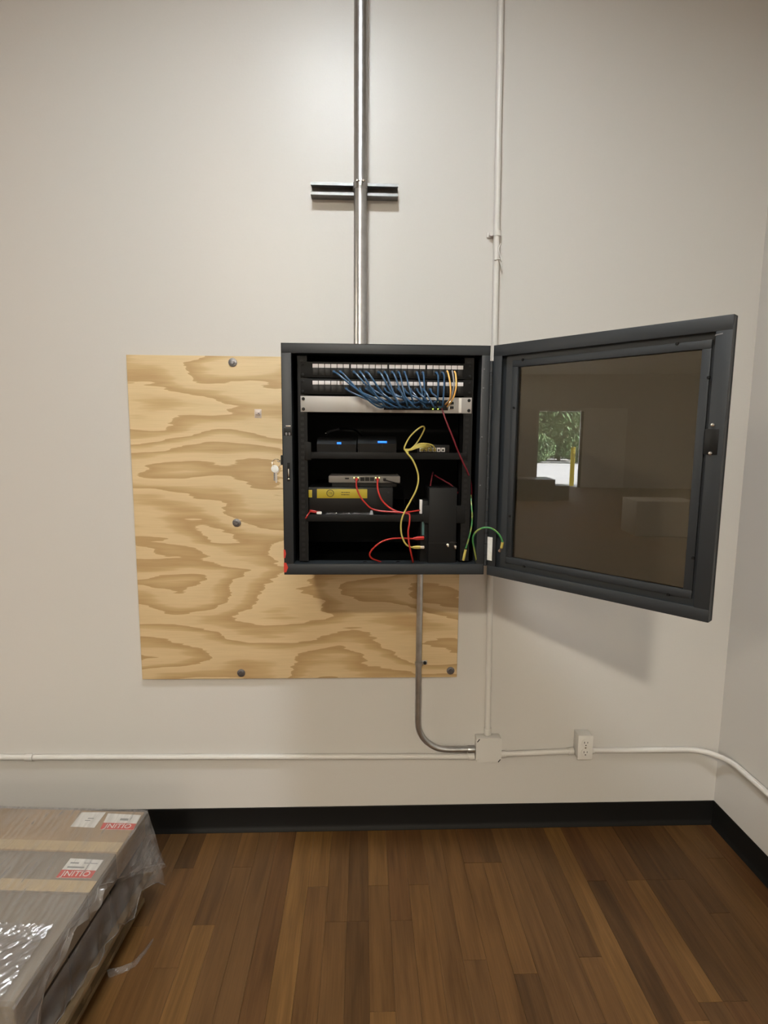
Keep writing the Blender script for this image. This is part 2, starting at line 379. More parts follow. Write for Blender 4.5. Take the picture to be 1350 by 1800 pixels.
B().box(p.x+.000, p.x+.006, -.0265, -.0225, p.z-.001, p.z+.002, .0005).make('slot', M_DGREY, t)

# ------------------------------------------------------------------ conduits and strut
cx = at(634.2, 100, -.063).x; CR = .0225
t = thing('strut_channel', 'short galvanised strut channel fixed across the wall above the cabinet', 'strut', (-.035, 0, 2.418))
sx0, sx1, sz0, sz1 = at(546, 330, -.041).x, at(700, 330, -.041).x, 2.4175, 2.4585
prof = [(0, sz0), (-.0413, sz0), (-.0413, sz0+.0095), (-.034, sz0+.0095), (-.034, sz0+.007), (-.0385, sz0+.007), (-.0385, sz0+.0026), (-.0026, sz0+.0026),
        (-.0026, sz1-.0026), (-.0385, sz1-.0026), (-.0385, sz1-.007), (-.034, sz1-.007), (-.034, sz1-.0095), (-.0413, sz1-.0095), (-.0413, sz1), (0, sz1)]
B().prism([(sx0, y, z) for y, z in prof], (sx1-sx0, 0, 0)).make('channel', M_STRUT, t, smooth=False)
for sgn in (-1, 1):                    # the two halves of the conduit clamp
    b = B(); pts = []
    for k in range(11):
        a = math.radians(-28 + 118*k/10 + 0)
        pts.append((cx+sgn*math.cos(a)*(CR+.0012), -.063-math.sin(a)*(CR+.0012)))
    pts = [(cx+sgn*(CR+.003), -.036)] + pts
    w = .011
    for (x0, y0), (x1, y1) in zip(pts, pts[1:]):
        n = Vector((y1-y0, -(x1-x0), 0)).normalized()*.0012
        b.prism([(x0, y0, 2.438-w), (x1, y1, 2.438-w), (x1+n.x, y1+n.y, 2.438-w), (x0+n.x, y0+n.y, 2.438-w)], (0, 0, 2*w))
    b.box(cx+sgn*.0015, cx+sgn*.0035, -.063-CR-.016, -.063-CR, 2.438-w, 2.438+w)
    b.make('clamp_half', M_GALV, t)
B().cyl((cx-.014, -.063-CR-.009, 2.4435), (cx+.016, -.063-CR-.009, 2.4435), .0032, 8).cyl((cx-.014, -.063-CR-.009, 2.4435), (cx-.009, -.063-CR-.009, 2.4435), .006, 6).cyl((cx+.007, -.063-CR-.009, 2.4435), (cx+.012, -.063-CR-.009, 2.4435), .006, 6).make('clamp_bolt', M_STEEL, t)

CT, CB_, CX0, CX1, CY = 1.8424, 1.1942, -.2268, .3510, -.5303
t = thing('steel_conduit', 'thick bare steel conduit running up the wall from the cabinet top', 'conduit', (cx, -.063, CT))
B().cyl((cx, -.063, CT+.0), (cx, -.063, CEIL), CR, 32).make('pipe', M_GALV, t)
B().cyl((cx, -.063, CT), (cx, -.063, CT+.012), CR+.006, 24).make('locknut', M_STEEL, t)

x0 = .2171; xb = .4504; zb_ = .354; rb = .125; r1 = .0118
pts = [Vector((x0, -.031, CB_)), Vector((x0, -.031, 1.0)), Vector((x0-.0005, -.031, .70))]
pts += [Vector((x0+rb-rb*math.cos(a), -.030+.007*a/1.57, zb_+rb-rb*math.sin(a))) for a in [i*math.pi/16 for i in range(0, 9)]]
pts += [Vector((xb, -.0225, zb_))]
t = thing('steel_conduit', 'thin bare steel conduit bending from the cabinet bottom into the junction box', 'conduit', (x0, -.02, zb_))
B().tube(pts, r1, 16, smooth=False).make('pipe', M_GALV, t)
B().cyl((xb-.032, -.0225, zb_), (xb-.002, -.0225, zb_), .0145, 16, bev=.002).make('connector', M_GALV, t)
B().cyl((x0, -.031, CB_), (x0, -.031, CB_-.014), .016, 8).make('locknut', M_GALV, t)
st = at(742, 1166, -.03)
b = B()
for i in range(9):
    a0, a1 = math.pi*i/9-math.pi*.05, math.pi*(i+1)/9
    rr = r1+.001
    q = [(x0-math.cos(a)*rr_, -.031-math.sin(a)*rr_) for a, rr_ in ((a0, rr), (a1, rr), (a1, rr+.002), (a0, rr+.002))]
    b.prism([(u, v, st.z-.008) for u, v in q], (0, 0, .016))
b.box(x0+r1-.001, x0+r1+.022, -.022, -.018, st.z-.008, st.z+.008, .0008)
st_o = b.make('strap', M_GALV, t)
B().cyl((x0+r1+.013, -.022, st.z), (x0+r1+.013, -.030, st.z), .0065, 6).make('strap_screw', M_DGREY, st_o)

def pipe_thing(label, pts, r, mat_, collars=(), straps=()):
    t = thing('painted_conduit', label, 'conduit', pts[0]); B().tube(pts, r, 16, smooth=False).make('pipe', mat_, t)
    for a, e in collars: B().cyl(a, e, r+.0032, 16, bev=.001).make('coupling', mat_, t)
    return t
BX0, BX1, BZ0, BZ1 = .4495, .5520, .3085, .4105
top = at(880.5, 0, -.012); bot = at(857, 1292, -.012)
d = (top-bot).normalized(); topc = bot + d*((CEIL-bot.z)/d.z)
t = pipe_thing('white painted conduit running up the wall behind the open door', [Vector((bot.x, -.012, BZ1)), bot, top, topc], .0112, M_COND_W, [((bot.x, -.012, BZ1+.0), (bot.x, -.012, BZ1+.028))])
pz = at(872, 412, -.012)
b = B(); xs = pz.x+.004
for i in range(8):
    a0, a1 = math.pi*i/8, math.pi*(i+1)/8
    q = [(xs-math.cos(a)*rr_, -.012-math.sin(a)*rr_) for a, rr_ in ((a0, .0115), (a1, .0115), (a1, .0140), (a0, .0140))]
    b.prism([(u, v, pz.z-.007) for u, v in q], (0, 0, .018))
b.box(xs-.036, xs-.011, -.006, 0, pz.z-.009, pz.z+.009, .001)
st_o = b.make('strap', M_COND_W, t)
B().cyl((xs-.022, -.006, pz.z), (xs-.022, -.019, pz.z-.001), .0075, 6).make('strap_screw', M_COND_W, st_o)
pw = [at(x, y, -.021) for x, y in ((880.5, 428), (876.5, 438), (879, 450), (882, 459), (877, 455), (881, 466), (883, 476))]
B().tube(pw, .0024, 6).tube([at(869, 457, -.024), at(876, 455.5, -.0245), at(882, 458, -.02)], .0018, 6).make('wire_scrap', M_COND_W, t)

zl0, zl1 = at(0, 1331, -.012).z, at(835, 1329.5, -.012).z
xl0 = at(0, 1331, -.012).x
zfar = zl1 + (zl0-zl1)/(xl0-BX0)*(-3.2-BX0)
pc = at(52, 1331, -.012)
pipe_thing('white painted conduit running low along the wall left of the junction box', [Vector((BX0, -.012, zl1)), Vector((-3.2, -.012, zfar))], .0112, M_COND_W,
           [((BX0-.026, -.012, zl1), (BX0, -.012, zl1)), ((pc.x-.014, -.012, pc.z), (pc.x+.014, -.012, pc.z))])
OX0, OX1, OZ0, OZ1 = .8535, .9130, .3235, .4245
zr0, zr1 = at(884, 1326, -.012).z, at(1012, 1320, -.012).z
pipe_thing('short white painted conduit between junction box and outlet box', [Vector((BX1, -.012, zr0)), Vector((OX0, -.012, zr1))], .0112, M_COND_W,
           [((BX1, -.012, zr0), (BX1+.024, -.012, zr0+.001)), ((OX0-.022, -.012, zr1-.001), (OX0, -.012, zr1))])
zo = at(1046, 1319, -.012).z
rbn = .13; xq = XR-.013
pts = [Vector((OX1, -.012, zo)), Vector((xq-rbn, -.013, zo-.001))]
pts += [Vector((xq-rbn+rbn*math.sin(a), -.013-rbn+rbn*math.cos(a), zo-.001)) for a in [i*math.pi/20 for i in range(1, 11)]]
pts += [Vector((xq, -4.2, zo-.004))]
pipe_thing('white painted conduit bending from outlet box round the corner onto the right wall', pts, .0112, M_COND_W,
           [((OX1, -.012, zo), (OX1+.022, -.012, zo))])

# junction box
t = thing('junction_box', 'square painted junction box where the conduits meet low on the wall', 'junction box', ((BX0+BX1)/2, 0, BZ0))
B().box(BX0+.002, BX1-.002, -.040, 0, BZ0+.002, BZ1-.002, .004).make('box', M_COND_W, t)
c = .011
B().prism([(x, -.040, z) for x, z in ((BX0+c, BZ0), (BX1-c, BZ0), (BX1, BZ0+c), (BX1, BZ1-c), (BX1-c, BZ1), (BX0+c, BZ1), (BX0, BZ1-c), (BX0, BZ0+c))], (0, -.0022, 0)).make('cover_plate', M_COND_W, t, smooth=False)
for x, z, s in ((BX0+.009, BZ1-.009, 1), (BX1-.008, BZ0+.007, 1)):
    B().prism([(x-.006, -.0424, z-.006*s), (x+.003, -.0424, z+.006*s), (x+.006, -.0424, z+.004*s), (x-.003, -.0424, z-.008*s)], (0, .0006, 0)).make('cover_slot', M_DGREY, t)
for x, z in ((BX0+.012, BZ0+.010), (BX1-.012, BZ1-.012)):
    B().cyl((x, -.042, z), (x, -.0438, z), .0035, 10).make('cover_screw', M_COND_W, t)

# outlet
t = thing('outlet_box', 'white surface mounted duplex outlet box low on the wall', 'outlet', ((OX0+OX1)/2, 0, OZ0))
B().box(OX0+.002, OX1-.002, -.054, 0, OZ0+.002, OZ1-.002, .003).make('box', M_COND_W, t)
pl = B().box(OX0, OX1, -.0565, -.054, OZ0, OZ1, .0008).make('cover_plate', M_WHITE, t)
oc = (OX0+OX1)/2
for z in (OZ0+.0305, OZ1-.0305):
    rc = B(); rc.cyl((oc, -.0565, z), (oc, -.0595, z), .0172, 24, bev=.001); rc = rc.make('receptacle', M_WHITE, t)
    for sx, h in ((-.0063, .0085), (.0063, .0068)): B().box(oc+sx-.001, oc+sx+.001, -.0599, -.0594, z+.001-h/2+.002, z+.001+h/2+.002).make('slot', M_DGREY, rc)
    B().cyl((oc, -.0594, z-.0085), (oc, -.0599, z-.0085), .0024, 10).make('slot', M_DGREY, rc)
B().cyl((oc, -.0565, (OZ0+OZ1)/2), (oc, -.0582, (OZ0+OZ1)/2), .003, 10).make('cover_screw', M_STEEL, t)

# ------------------------------------------------------------------ cabinet
t = thing('network_cabinet', 'black steel wall cabinet with its glazed door swung open, full of network gear', 'cabinet', ((CX0+CX1)/2, -.018, CB_))
cab = t; FB = .0285; FT = .0285
b = B(); th = .0018
b.box(CX0, CX1, -.022, -.018, CB_, CT)                                   # back
b.box(CX0, CX0+th, CY, -.02, CB_, CT).box(CX1-th, CX1, CY, -.02, CB_, CT)
b.box(CX0, CX1, CY, -.02, CT-th, CT).box(CX0, CX1, CY, -.02, CB_, CB_+th)
b.make('shell', M_CABIN, t)  # interior shade put into the colour, darker black than the frame's paint
b = B(); zi0, zi1, xi0, xi1 = CB_+.031, CT-.0265, CX0+.0275, CX1-.0235
b.box(CX0, CX1, CY, CY+.004, zi1, CT, .0012).box(CX0, CX1, CY, CY+.004, CB_, zi0, .0012)
b.box(CX0, xi0, CY+.0001, CY+.004, zi0, zi1, .0008).box(xi1, CX1, CY+.0001, CY+.004, zi0, zi1, .0008)
b.box(xi0-.001, xi0, CY+.001, CY+.05, zi0, zi1).box(xi1, xi1+.001, CY+.001, CY+.05, zi0, zi1)
b.box(xi0, xi1, CY+.001, CY+.05, zi1, zi1+.001).box(xi0, xi1, CY+.001, CY+.05, zi0-.001, zi0)
b.make('front_frame', M_CAB, t)
RY = -.511                                                               # face of the rack rails
for x in (-.1865, .2815):
    rl = B(); rl.box(x, x+.028, RY, RY+.002, zi0+.005, zi1-.004).box(x if x > 0 else x, x+.002, RY, RY+.05, zi0+.005, zi1-.004)
    rl = rl.make('rack_rail', M_CABIN, t)
    hb_ = B()
    for k in range(36): hb_.box(x+.009, x+.018, RY-.0003, RY, zi0+.018+k*.0157, zi0+.026+k*.0157)
    h = hb_.make('square_holes', M_RUB, rl); h['kind'] = 'stuff'
# latch plates and key on the left of the frame
p = at(506, 749, CY); B().box(p.x-.006, p.x+.008, CY-.001, CY, p.z-.002, p.z+.002, .0004).make('latch_slot', M_STEEL, t)
p = at(506, 757, CY); B().box(p.x-.011, p.x+.011, CY-.0012, CY, p.z-.013, p.z+.008, .0006).make('strike_plate', M_RUB, t)
p = at(506, 763, CY)
for dx in (-.004, .004): B().box(p.x+dx-.0028, p.x+dx+.0028, CY-.003, CY-.001, p.z-.004, p.z+.004, .001).make('strike_bolt', M_SCREW, t)
p = at(507.5, 832, CY); B().box(p.x-.004, p.x+.004, CY-.0012, CY, p.z-.022, p.z+.03, .0005).make('latch_slot', M_CABIN, t)
B().box(p.x-.0012, p.x+.0014, CY-.004, CY-.001, p.z-.010, p.z+.013, .0005).make('latch_tongue', M_STEEL, t)
p = at(508, 842, CY); B().ball((p.x, CY-.003, p.z), .0036).make('strike_bolt', M_STEEL, t)
p = at(496, 809, CY); B().box(CX0-.006, CX0, CY+.004, CY+.02, p.z-.014, p.z+.014, .002).make('side_latch', M_RUB, t)
for px0, py0, py1, w in ((499, 966, 981, .006), (499.5, 989, 1006, .011)):
    a, e = at(px0, py0, CY), at(px0, py1, CY)
    B().prism([(CX0-.0008, CY-.0008, a.z), (CX0+w*.6, CY-.0008, a.z-.001), (CX0+w, CY-.0008, (a.z+e.z)/2), (CX0+w*.5, CY-.0008, e.z), (CX0-.0008, CY-.0008, e.z)], (0, .0008, 0)).make('red_tape', M_REDTAPE, t)
    B().box(CX0-.0008, CX0, CY, CY+.03, e.z, a.z).make('red_tape', M_REDTAPE, t)
for px, py in ((851.5, 649), (850, 682), (847, 768), (844, 853)):
    p = at(px, py, CY); B().cyl((p.x, CY, p.z), (p.x, CY-.002, p.z), .0022, 10, r2=.0016).make('frame_screw', M_SCREW, t)
# door
DH, DTH, DW = (.3586, CY), .8418, .5888
dt = Vector((math.cos(DTH), -math.sin(DTH), 0)); dn = Vector((math.sin(DTH), math.cos(DTH), 0))   # along the door, and towards its outer face
def dm(v): return Vector((DH[0], DH[1], 0)) + dt*v[0] + dn*v[1] + Vector((0, 0, v[2]))
DZ0, DZ1 = CB_-.0005, CT+.0005
b = B(); gx0, gx1, gz0, gz1 = .0765, .531, 1.2555, 1.780
rw = .031
b.box(.001, DW, 0, .004, DZ1-rw, DZ1, .0012, dm).box(.001, DW, 0, .004, DZ0, DZ0+.029, .0012, dm)                   # inner lip
b.box(.001, .029, .0001, .004, DZ0+.02, DZ1-.02, .0008, dm).box(DW-.031, DW, .0001, .004, DZ0+.02, DZ1-.02, .0008, dm)
b.box(.001, .003, .001, .026, DZ0, DZ1, 0, dm).box(DW-.002, DW, .001, .026, DZ0, DZ1, 0, dm).box(.001, DW, .001, .026, DZ0, DZ0+.002, 0, dm).box(.001, DW, .001, .026, DZ1-.002, DZ1, 0, dm)
b.box(.001, gx0, .014, .026, DZ0, DZ1, 0, dm).box(gx1, DW, .014, .026, DZ0, DZ1, 0, dm).box(gx0, gx1, .014, .026, DZ0, gz0, 0, dm).box(gx0, gx1, .014, .026, gz1, DZ1, 0, dm)
door = b.make('door', M_CAB, t)
b = B(); iw = .018                                                        # glazing retainer
for (u0, u1, w0, w1) in ((gx0-iw, gx1+iw, gz1, gz1+iw), (gx0-iw, gx1+iw, gz0-iw, gz0), (gx0-iw, gx0, gz0, gz1), (gx1, gx1+iw, gz0, gz1)):
    b.box(u0, u1, .008, .014, w0, w1, .001, dm)
b.make('glazing_retainer', M_CAB, door)
B().box(gx0-.004, gx1+.004, .0145, .0175, gz0-.004, gz1+.004, 0, dm).make('glass_pane', M_GLASS, door, smooth=False)
for z in (1.6205, 1.561):
    B().cyl(dm((.5665, .004, z)), dm((.5665, -.004, z)), .0045, 14, r2=.0038, bev=.001).make('latch_stud', M_STEEL, door)
B().prism([dm(v) for v in ((.558, -.0004, 1.602), (.573, -.0004, 1.6065), (.573, -.0004, 1.609), (.560, -.0004, 1.6055))], dn*.0004).make('scratch', M_SCREW, door)
B().prism([dm(v) for v in ((.556, -.0004, 1.8035), (.571, -.0004, 1.8055), (.571, -.0004, 1.808), (.557, -.0004, 1.806))], dn*.0004).make('scratch', M_SCREW, door)
B().box(.552, .579, -.0012, 0, 1.558, 1.612, .0006, dm).make('latch_plate', M_RUB, door)
for u, z in ((.0533, 1.6716), (.0494, 1.3728), (.09, 1.797), (.48, 1.797), (.12, 1.238), (.5, 1.237), (.548, 1.72), (.546, 1.33)):
    B().cyl(dm((u if u > .06 else .068, .009, z)), dm((u if u > .06 else .068, .0055, z)), .004, 10, r2=.003).make('frame_screw', M_CABIN, door)
B().box(.0015, .0185, -.0008, 0, 1.238, 1.306, 0, dm).make('white_sticker', M_TAPE_W, door)['label'] = 'white blank sticker on the hinge side of the door'
# hinge knuckles on a long piano hinge
hz0, hz1 = CB_+.026, CT-.041
hg = B().box(CX1-.002, DH[0]+.002, CY+.0015, CY+.003, hz0, hz1).make('hinge', M_CAB, t)
hx_ = (CX1+DH[0])/2; n = 18; hl = (hz1-hz0)/n
for k in range(n):
    B().cyl((hx_, CY-.0005, hz0+k*hl+.0008), (hx_, CY-.0005, hz0+(k+1)*hl-.0008), .0046 if k % 2 else .0041, 10).make('hinge_knuckle', M_CAB, hg)

# keys hanging from the side latch
p0 = at(494, 808, CY+.014); p1 = at(487, 812, CY+.012); kp = at(483, 824, CY+.012)
t = thing('key_bunch', 'bunch of keys with a pale tag hanging off the cabinet latch', 'keys', (kp.x, kp.y, kp.z-.05))
b = B(); rc = Vector((p1.x-.002, p1.y, p1.z-.004)); b.tube([rc + Vector((math.cos(a)*.012, .001*math.sin(3*a), math.sin(a)*.012)) for a in [2*math.pi*i/16 for i in range(17)]], .0009, 6, smooth=False)
b.make('key_ring', M_STEEL, t)
B().tube([p0, (p0+p1)/2+Vector((0, 0, -.003)), p1+Vector((0, 0, .004))], .0011, 6).make('chain', M_SCREW, t)
B().cyl((kp.x, kp.y-.001, kp.z), (kp.x, kp.y+.001, kp.z), .0105, 20, bev=.0004).make('key_tag', M_TAPE_W, t)
k0 = B(); k0.cyl((kp.x+.003, kp.y+.0015, kp.z-.004), (kp.x+.003, kp.y+.0035, kp.z-.004), .009, 18).box(kp.x+.001, kp.x+.0055, kp.y+.0017, kp.y+.0033, kp.z-.040, kp.z-.010)
for q in range(4): k0.box(kp.x+.0055, kp.x+.0068, kp.y+.0017, kp.y+.0033, kp.z-.037+q*.006, kp.z-.034+q*.006)
k0.make('key', M_STEEL, t)
k1 = B(); k1.cyl((kp.x-.002, kp.y+.0038, kp.z-.003), (kp.x-.002, kp.y+.0052, kp.z-.003), .008, 18).box(kp.x-.004, kp.x+.000, kp.y+.0038, kp.y+.0052, kp.z-.034, kp.z-.008); k1.make('key', M_SCREW, t)

# ------------------------------------------------------------------ rack gear
RXc = .0645; RX0, RX1 = RXc-.2413, RXc+.2413
def panel(name, label, py_win):
    zt = at(680, py_win, RY-.004).z + .006
    z1, z0 = zt+.006, zt+.006-.0437
    t = thing(name, label, 'patch panel', (RXc, RY, z0), 'patch panels at the top of the rack')
    B().box(RX0, RX1, RY-.0025, RY, z0+.0005, z1, .0006).box(RX0+.03, RX1-.03, RY, RY+.03, z0+.003, z1-.003).make('plate', M_CABIN, t)
    xa, xb2 = at(549, py_win, RY-.004).x, at(815, py_win+2, RY-.004).x
    g = .0035; w = (xb2-xa-3*g)/24
    ports = []
    for k in range(24):
        xx = xa + k*w + (k//6)*g
        if k == 0:
            o = B().box(xx+.0006, xx+w-.0012, RY-.0042, RY-.0022, zt-.0105, zt, .0004).make('label_window', M_WINLAB, t); q = B()
            q.box(xx+.001, xx+w-.0015, RY-.0032, RY-.0020, zt-.031, zt-.0125, .0004); q = q.make('port', M_RUB, t)
        else:
            share(o, 'label_window', t, (xx-xa, 0, 0)); share(q, 'port', t, (xx-xa, 0, 0))
        ports.append(Vector((xx+w/2, RY-.003, zt-.021)))
    for x in (RX0+.007, RX1-.007):
        for z in (z0+.008, z1-.008): B().cyl((x, RY-.0025, z), (x, RY-.0045, z), .0042, 12, bev=.0006).make('rack_screw', M_CABIN, t)
    return ports
P1 = panel('patch_bay', 'upper black patch panel with a dim row of label windows', 645)
P2 = panel('patch_bay', 'lower black patch panel with a bright row of label windows', 674.5)
# switch
z1, z0 = at(680, 697.5, RY-.002).z, at(680, 725.5, RY-.002).z
t = thing('network_switch', 'silver rack network switch under the patch panels', 'network switch', (RXc, RY, z0))
B().box(RX0, RX1, RY-.0025, RY, z0, z1, .0008).make('faceplate', M_SILVER, t)
B().box(RX0+.022, RX1-.022, RY, RY+.26, z0+.001, z1-.001).make('chassis', M_CABIN, t)
sx0, sx1 = at(676, 711, RY-.003).x, at(799, 711, RY-.003).x
B().box(sx0-.002, sx1-.018, RY-.0033, RY-.0024, z0+.008, z1-.0075, .0004).make('port_block', M_RUB, t)
pw_ = (sx1-sx0-.02)/12
SP = []
for r_ in range(2):
    for k in range(12):
        xx = sx0+k*pw_; zc = (z0+z1)/2 + (.0062 if r_ == 0 else -.0068)
        if r_ == 0 and k == 0: sp0 = B().box(xx+.0012, xx+pw_-.0014, RY-.0041, RY-.0032, zc-.0048, zc+.0048, .0003).make('port', M_CABIN, t); zc0 = zc; xx0 = xx
        else: share(sp0, 'port', t, (xx-xx0, 0, zc-zc0))
        SP.append(Vector((xx+pw_/2, RY-.004, zc)))
for k in range(2):
    zc = (z0+z1)/2 + (.006 if k == 0 else -.0065)
    cg = B().box(sx1-.015, sx1-.001, RY-.0055, RY-.0024, zc-.0052, zc+.0052, .0004).make('fibre_port', M_STEEL, t)
    B().box(sx1-.0135, sx1-.0025, RY-.006, RY-.005, zc-.0038, zc+.0038).make('opening', M_RUB, cg)
xa = at(806, 711, RY).x; B().box(xa, xa+.008, RY-.0036, RY-.0024, z0+.002, z1-.002, .0009).make('trim_strip', M_WHITE, t)
for x in (RX0+.008, RX1-.008):
    for z in (z0+.008, z1-.008): B().cyl((x, RY-.0025, z), (x, RY-.0048, z), .0046, 14, bev=.0006).make('rack_screw', M_RUB, t)
for px, py, m_ in ((770, 705.5, M_LEDY), (761, 719, M_LEDG), (770, 719, M_LEDG)):
    p = at(px, py, RY-.006); B().box(p.x-.0015, p.x+.0015, RY-.0065, RY-.003, p.z-.0013, p.z+.0013).make('led', m_, t)

# blue patch cords
def cord(name, label, pts, r, m_, plugs=(), group=None, cat='cable', per=6, plugmat=None):
    pts = [Vector(p) for p in pts]
    t = thing(name, label, cat, pts[-1], group)
    B().tube(pts, r, 8, per=per).make('jacket', m_, t)
    for a, e, rr in plugs: B().tube([a, (Vector(a)+Vector(e))/2, e], rr, 6, rad=lambda u, R=rr: R*(.62+.38*min(1, u*3))).make('plug', plugmat or m_, t)
    return t
words = ['first', 'second', 'third', 'fourth', 'fifth', 'sixth', 'seventh', 'eighth', 'ninth', 'tenth', 'eleventh', 'twelfth', 'thirteenth', 'fourteenth']
def blue(src, k, j, rank, which):
    a = src[k]; e = SP[j]; rr = random.Random(k*31+j)
    f = rr.uniform(.030, .055); dx = e.x-a.x
    side = 1 if dx > .03 else 0
    pts = [a, a+Vector((0, -.018, -.002)), a+Vector((dx*.10, -f, -.012+rr.uniform(-.004, .002))),
           a+Vector((dx*.45, -f-.012, (e.z-a.z)*.62-.004*side)), a+Vector((dx*.78, -f-.006, (e.z-a.z)*.97-.004*side)),
           e+Vector((-dx*.04, -.024, 0)), e+Vector((0, -.012, 0))]
    pl = ((e+Vector((0, -.016, 0)), e+Vector((0, .001, 0)), .0045), (a+Vector((0, -.016, -.001)), a+Vector((0, .001, 0)), .0045))
    t = cord('patch_cable', f'thin blue patch cord, {words[rank]} from the left leaving the {which} patch panel', pts, .0024, M_BLUE, pl, 'blue patch cords between panels and switch')
for i, (k, j) in enumerate(((3, 0), (4, 12), (6, 1), (7, 13), (8, 2), (10, 3), (11, 15), (12, 4), (13, 16), (14, 5), (16, 7), (17, 19), (19, 9), (20, 22))): blue(P1, k, j, i, 'upper')
for i, (k, j) in enumerate(((5, 14), (7, 0), (8, 15), (9, 17), (10, 2), (11, 6), (12, 5), (13, 18), (14, 8), (15, 20), (16, 8), (17, 21), (18, 10))): blue(P2, k, j, i, 'lower')
def pix(L): return [at(*q) for q in L]
cord('patch_cable', 'left amber patch cord hanging beside the blue cords', pix([(786, 652, RY-.004), (788, 657, RY-.03), (791, 672, RY-.045), (792, 690, RY-.045), (790, 703, RY-.035), (783, 711, RY-.008)]), .0022, M_ORG, group=None)
cord('patch_cable', 'right amber patch cord hanging at the end of the panel', pix([(799, 653, RY-.004), (801, 658, RY-.03), (802, 675, RY-.045), (800, 690, RY-.045), (795, 703, RY-.035), (786, 715, RY-.008)]), .0022, M_ORG)
cord('patch_cable', 'grey patch cord hanging between the two amber cords', pix([(795, 652, RY-.004), (796, 657, RY-.028), (798, 675, RY-.038), (796, 690, RY-.038), (793, 700, RY-.03), (784, 709, RY-.008)]), .0022, M_GREYC)

# shelves
def shelf(label, pxl, pxr, pt, pb):
    x0, x1, z1, z0 = at(pxl, pt, RY).x, at(pxr, pt, RY).x, at(680, pt, RY-.001).z, at(680, pb, RY-.001).z
    t = thing('rack_shelf', label, 'shelf', ((x0+x1)/2, RY, z0), 'rack shelves in the cabinet')
    B().box(x0, x1, RY-.001, RY+.001, z0, z1, .0005).make('front_lip', M_CABIN, t)
    B().box(x0, x1, RY, -.08, z1-.003, z1-.001).make('tray', M_CABIN, t)
    for x, xx in ((x0, RX0+.01), (x1, RX1-.01)): B().box(min(x, xx), max(x, xx), RY-.002, RY, z0-.004, z1+.028, .0005).make('mounting_ear', M_CABIN, t)
    return z1-.001
SH1 = shelf('upper black rack shelf carrying the modems and yellow cables', 547, 823, 795.5, 807)
SH2 = shelf('lower black rack shelf carrying the yellow labelled box', 538, 745, 905, 917)

# modems
def modem(label, x0, x1, y0, h, slope, led, ledw, ledz):
    z = SH1
    t = thing('modem', label, 'modem', ((x0+x1)/2, y0, z))
    B().prism([(x0, y0, z), (x0, y0-.002, z+h*.55), (x0, y0+.02, z+h), (x0, y0+.15, z+h), (x0, y0+.15, z)], (x1-x0, 0, 0)).make('body', M_RUB, t)
    B().box(led-ledw/2, led+ledw/2, y0-.0032, y0-.001, ledz-.0028, ledz+.0028, .0006).make('indicator_light', M_LEDB, t)
    B().box(led-.0015, led+.0015, y0-.0022, y0-.001, ledz-.015, ledz-.005).make('status_mark', M_DGREY, t)
    return t
pl_, pr_ = at(596, 779, -.49), at(672, 777, -.49)
modem('left black modem on the upper shelf with a small blue light', at(557, 780, -.49).x, at(626, 780, -.49).x, -.488, .042, 0, pl_.x, .012, pl_.z)
modem('right black modem on the upper shelf with a wide blue light', at(629, 780, -.49).x, at(697, 780, -.49).x, -.488, .046, 0, pr_.x, .026, pr_.z)
p = at(583, 757, -.30)
t = thing('cable_lug', 'dull silver connector glinting above the left modem', 'connector', (p.x, -.30, p.z-.005))
B().tube([(p.x-.018, -.30, p.z-.007), (p.x, -.30, p.z), (p.x+.024, -.295, p.z+.006)], .004, 8).make('barrel', M_SCREW, t); B().ball((p.x-.019, -.301, p.z-.008), .0055).make('nut', M_STEEL, t)
B().tube([(p.x+.024, -.295, p.z+.006), (p.x+.07, -.26, p.z+.004), (p.x+.10, -.2, p.z-.02), (p.x+.12, -.13, SH1+.01)], .003, 8).make('lead', M_RUB, t)

# small hub with white ports and yellow cords
ha, hb2 = at(752, 783, RY+.02), at(783, 795, RY+.02)
t = thing('ethernet_hub', 'small black hub with white ports beside the yellow cables', 'hub', ((ha.x+hb2.x)/2, RY+.02, SH1))
hx0, hx1 = at(733, 790, RY+.02).x, at(790, 790, RY+.02).x
B().box(hx0, hx1, RY+.018, RY+.10, SH1, SH1+.024, .002).make('body', M_RUB, t)
HP = []
n = 6; w = (at(782.5, 790, RY+.018).x-at(737, 790, RY+.018).x)/n; xs = at(737, 790, RY+.018).x
for k in range(n):
    o = B().box(xs+k*w+.0008, xs+(k+1)*w-.0008, RY+.0165, RY+.018, SH1+.0035, SH1+.0155, .0006).make('port', M_WHITE, t)
    B().cyl((xs+(k+.5)*w, RY+.0168, SH1+.0085), (xs+(k+.5)*w, RY+.0160, SH1+.0085), .0030, 12).make('opening', M_RUB, o)
    HP.append(Vector((xs+(k+.5)*w, RY+.015, SH1+.009)))
node = at(712.5, 792, RY-.03)
ynames = ['lowest', 'second lowest', 'middle', 'topmost']
for i in range(4):
    a = HP[i]; 
    up = (3, 6, 9, 13)[i]
    m1 = at(766-(3-i)*3 - 8, 789-up*.55, RY-.02); m2 = at(738, 788-up*.6, RY-.035)
    cord('ethernet_cable', f'yellow ethernet cable from the hub, {ynames[i]} of four in the bundle', [a, a+Vector((0, -.018, .002)), m1, m2, at(722, 791-i*.6, RY-.034), node+Vector((0, .001*i, .001*i))], .0021, M_YEL, [(a+Vector((0, -.016, 0)), a, .0045)], 'yellow ethernet cables on the upper shelf')
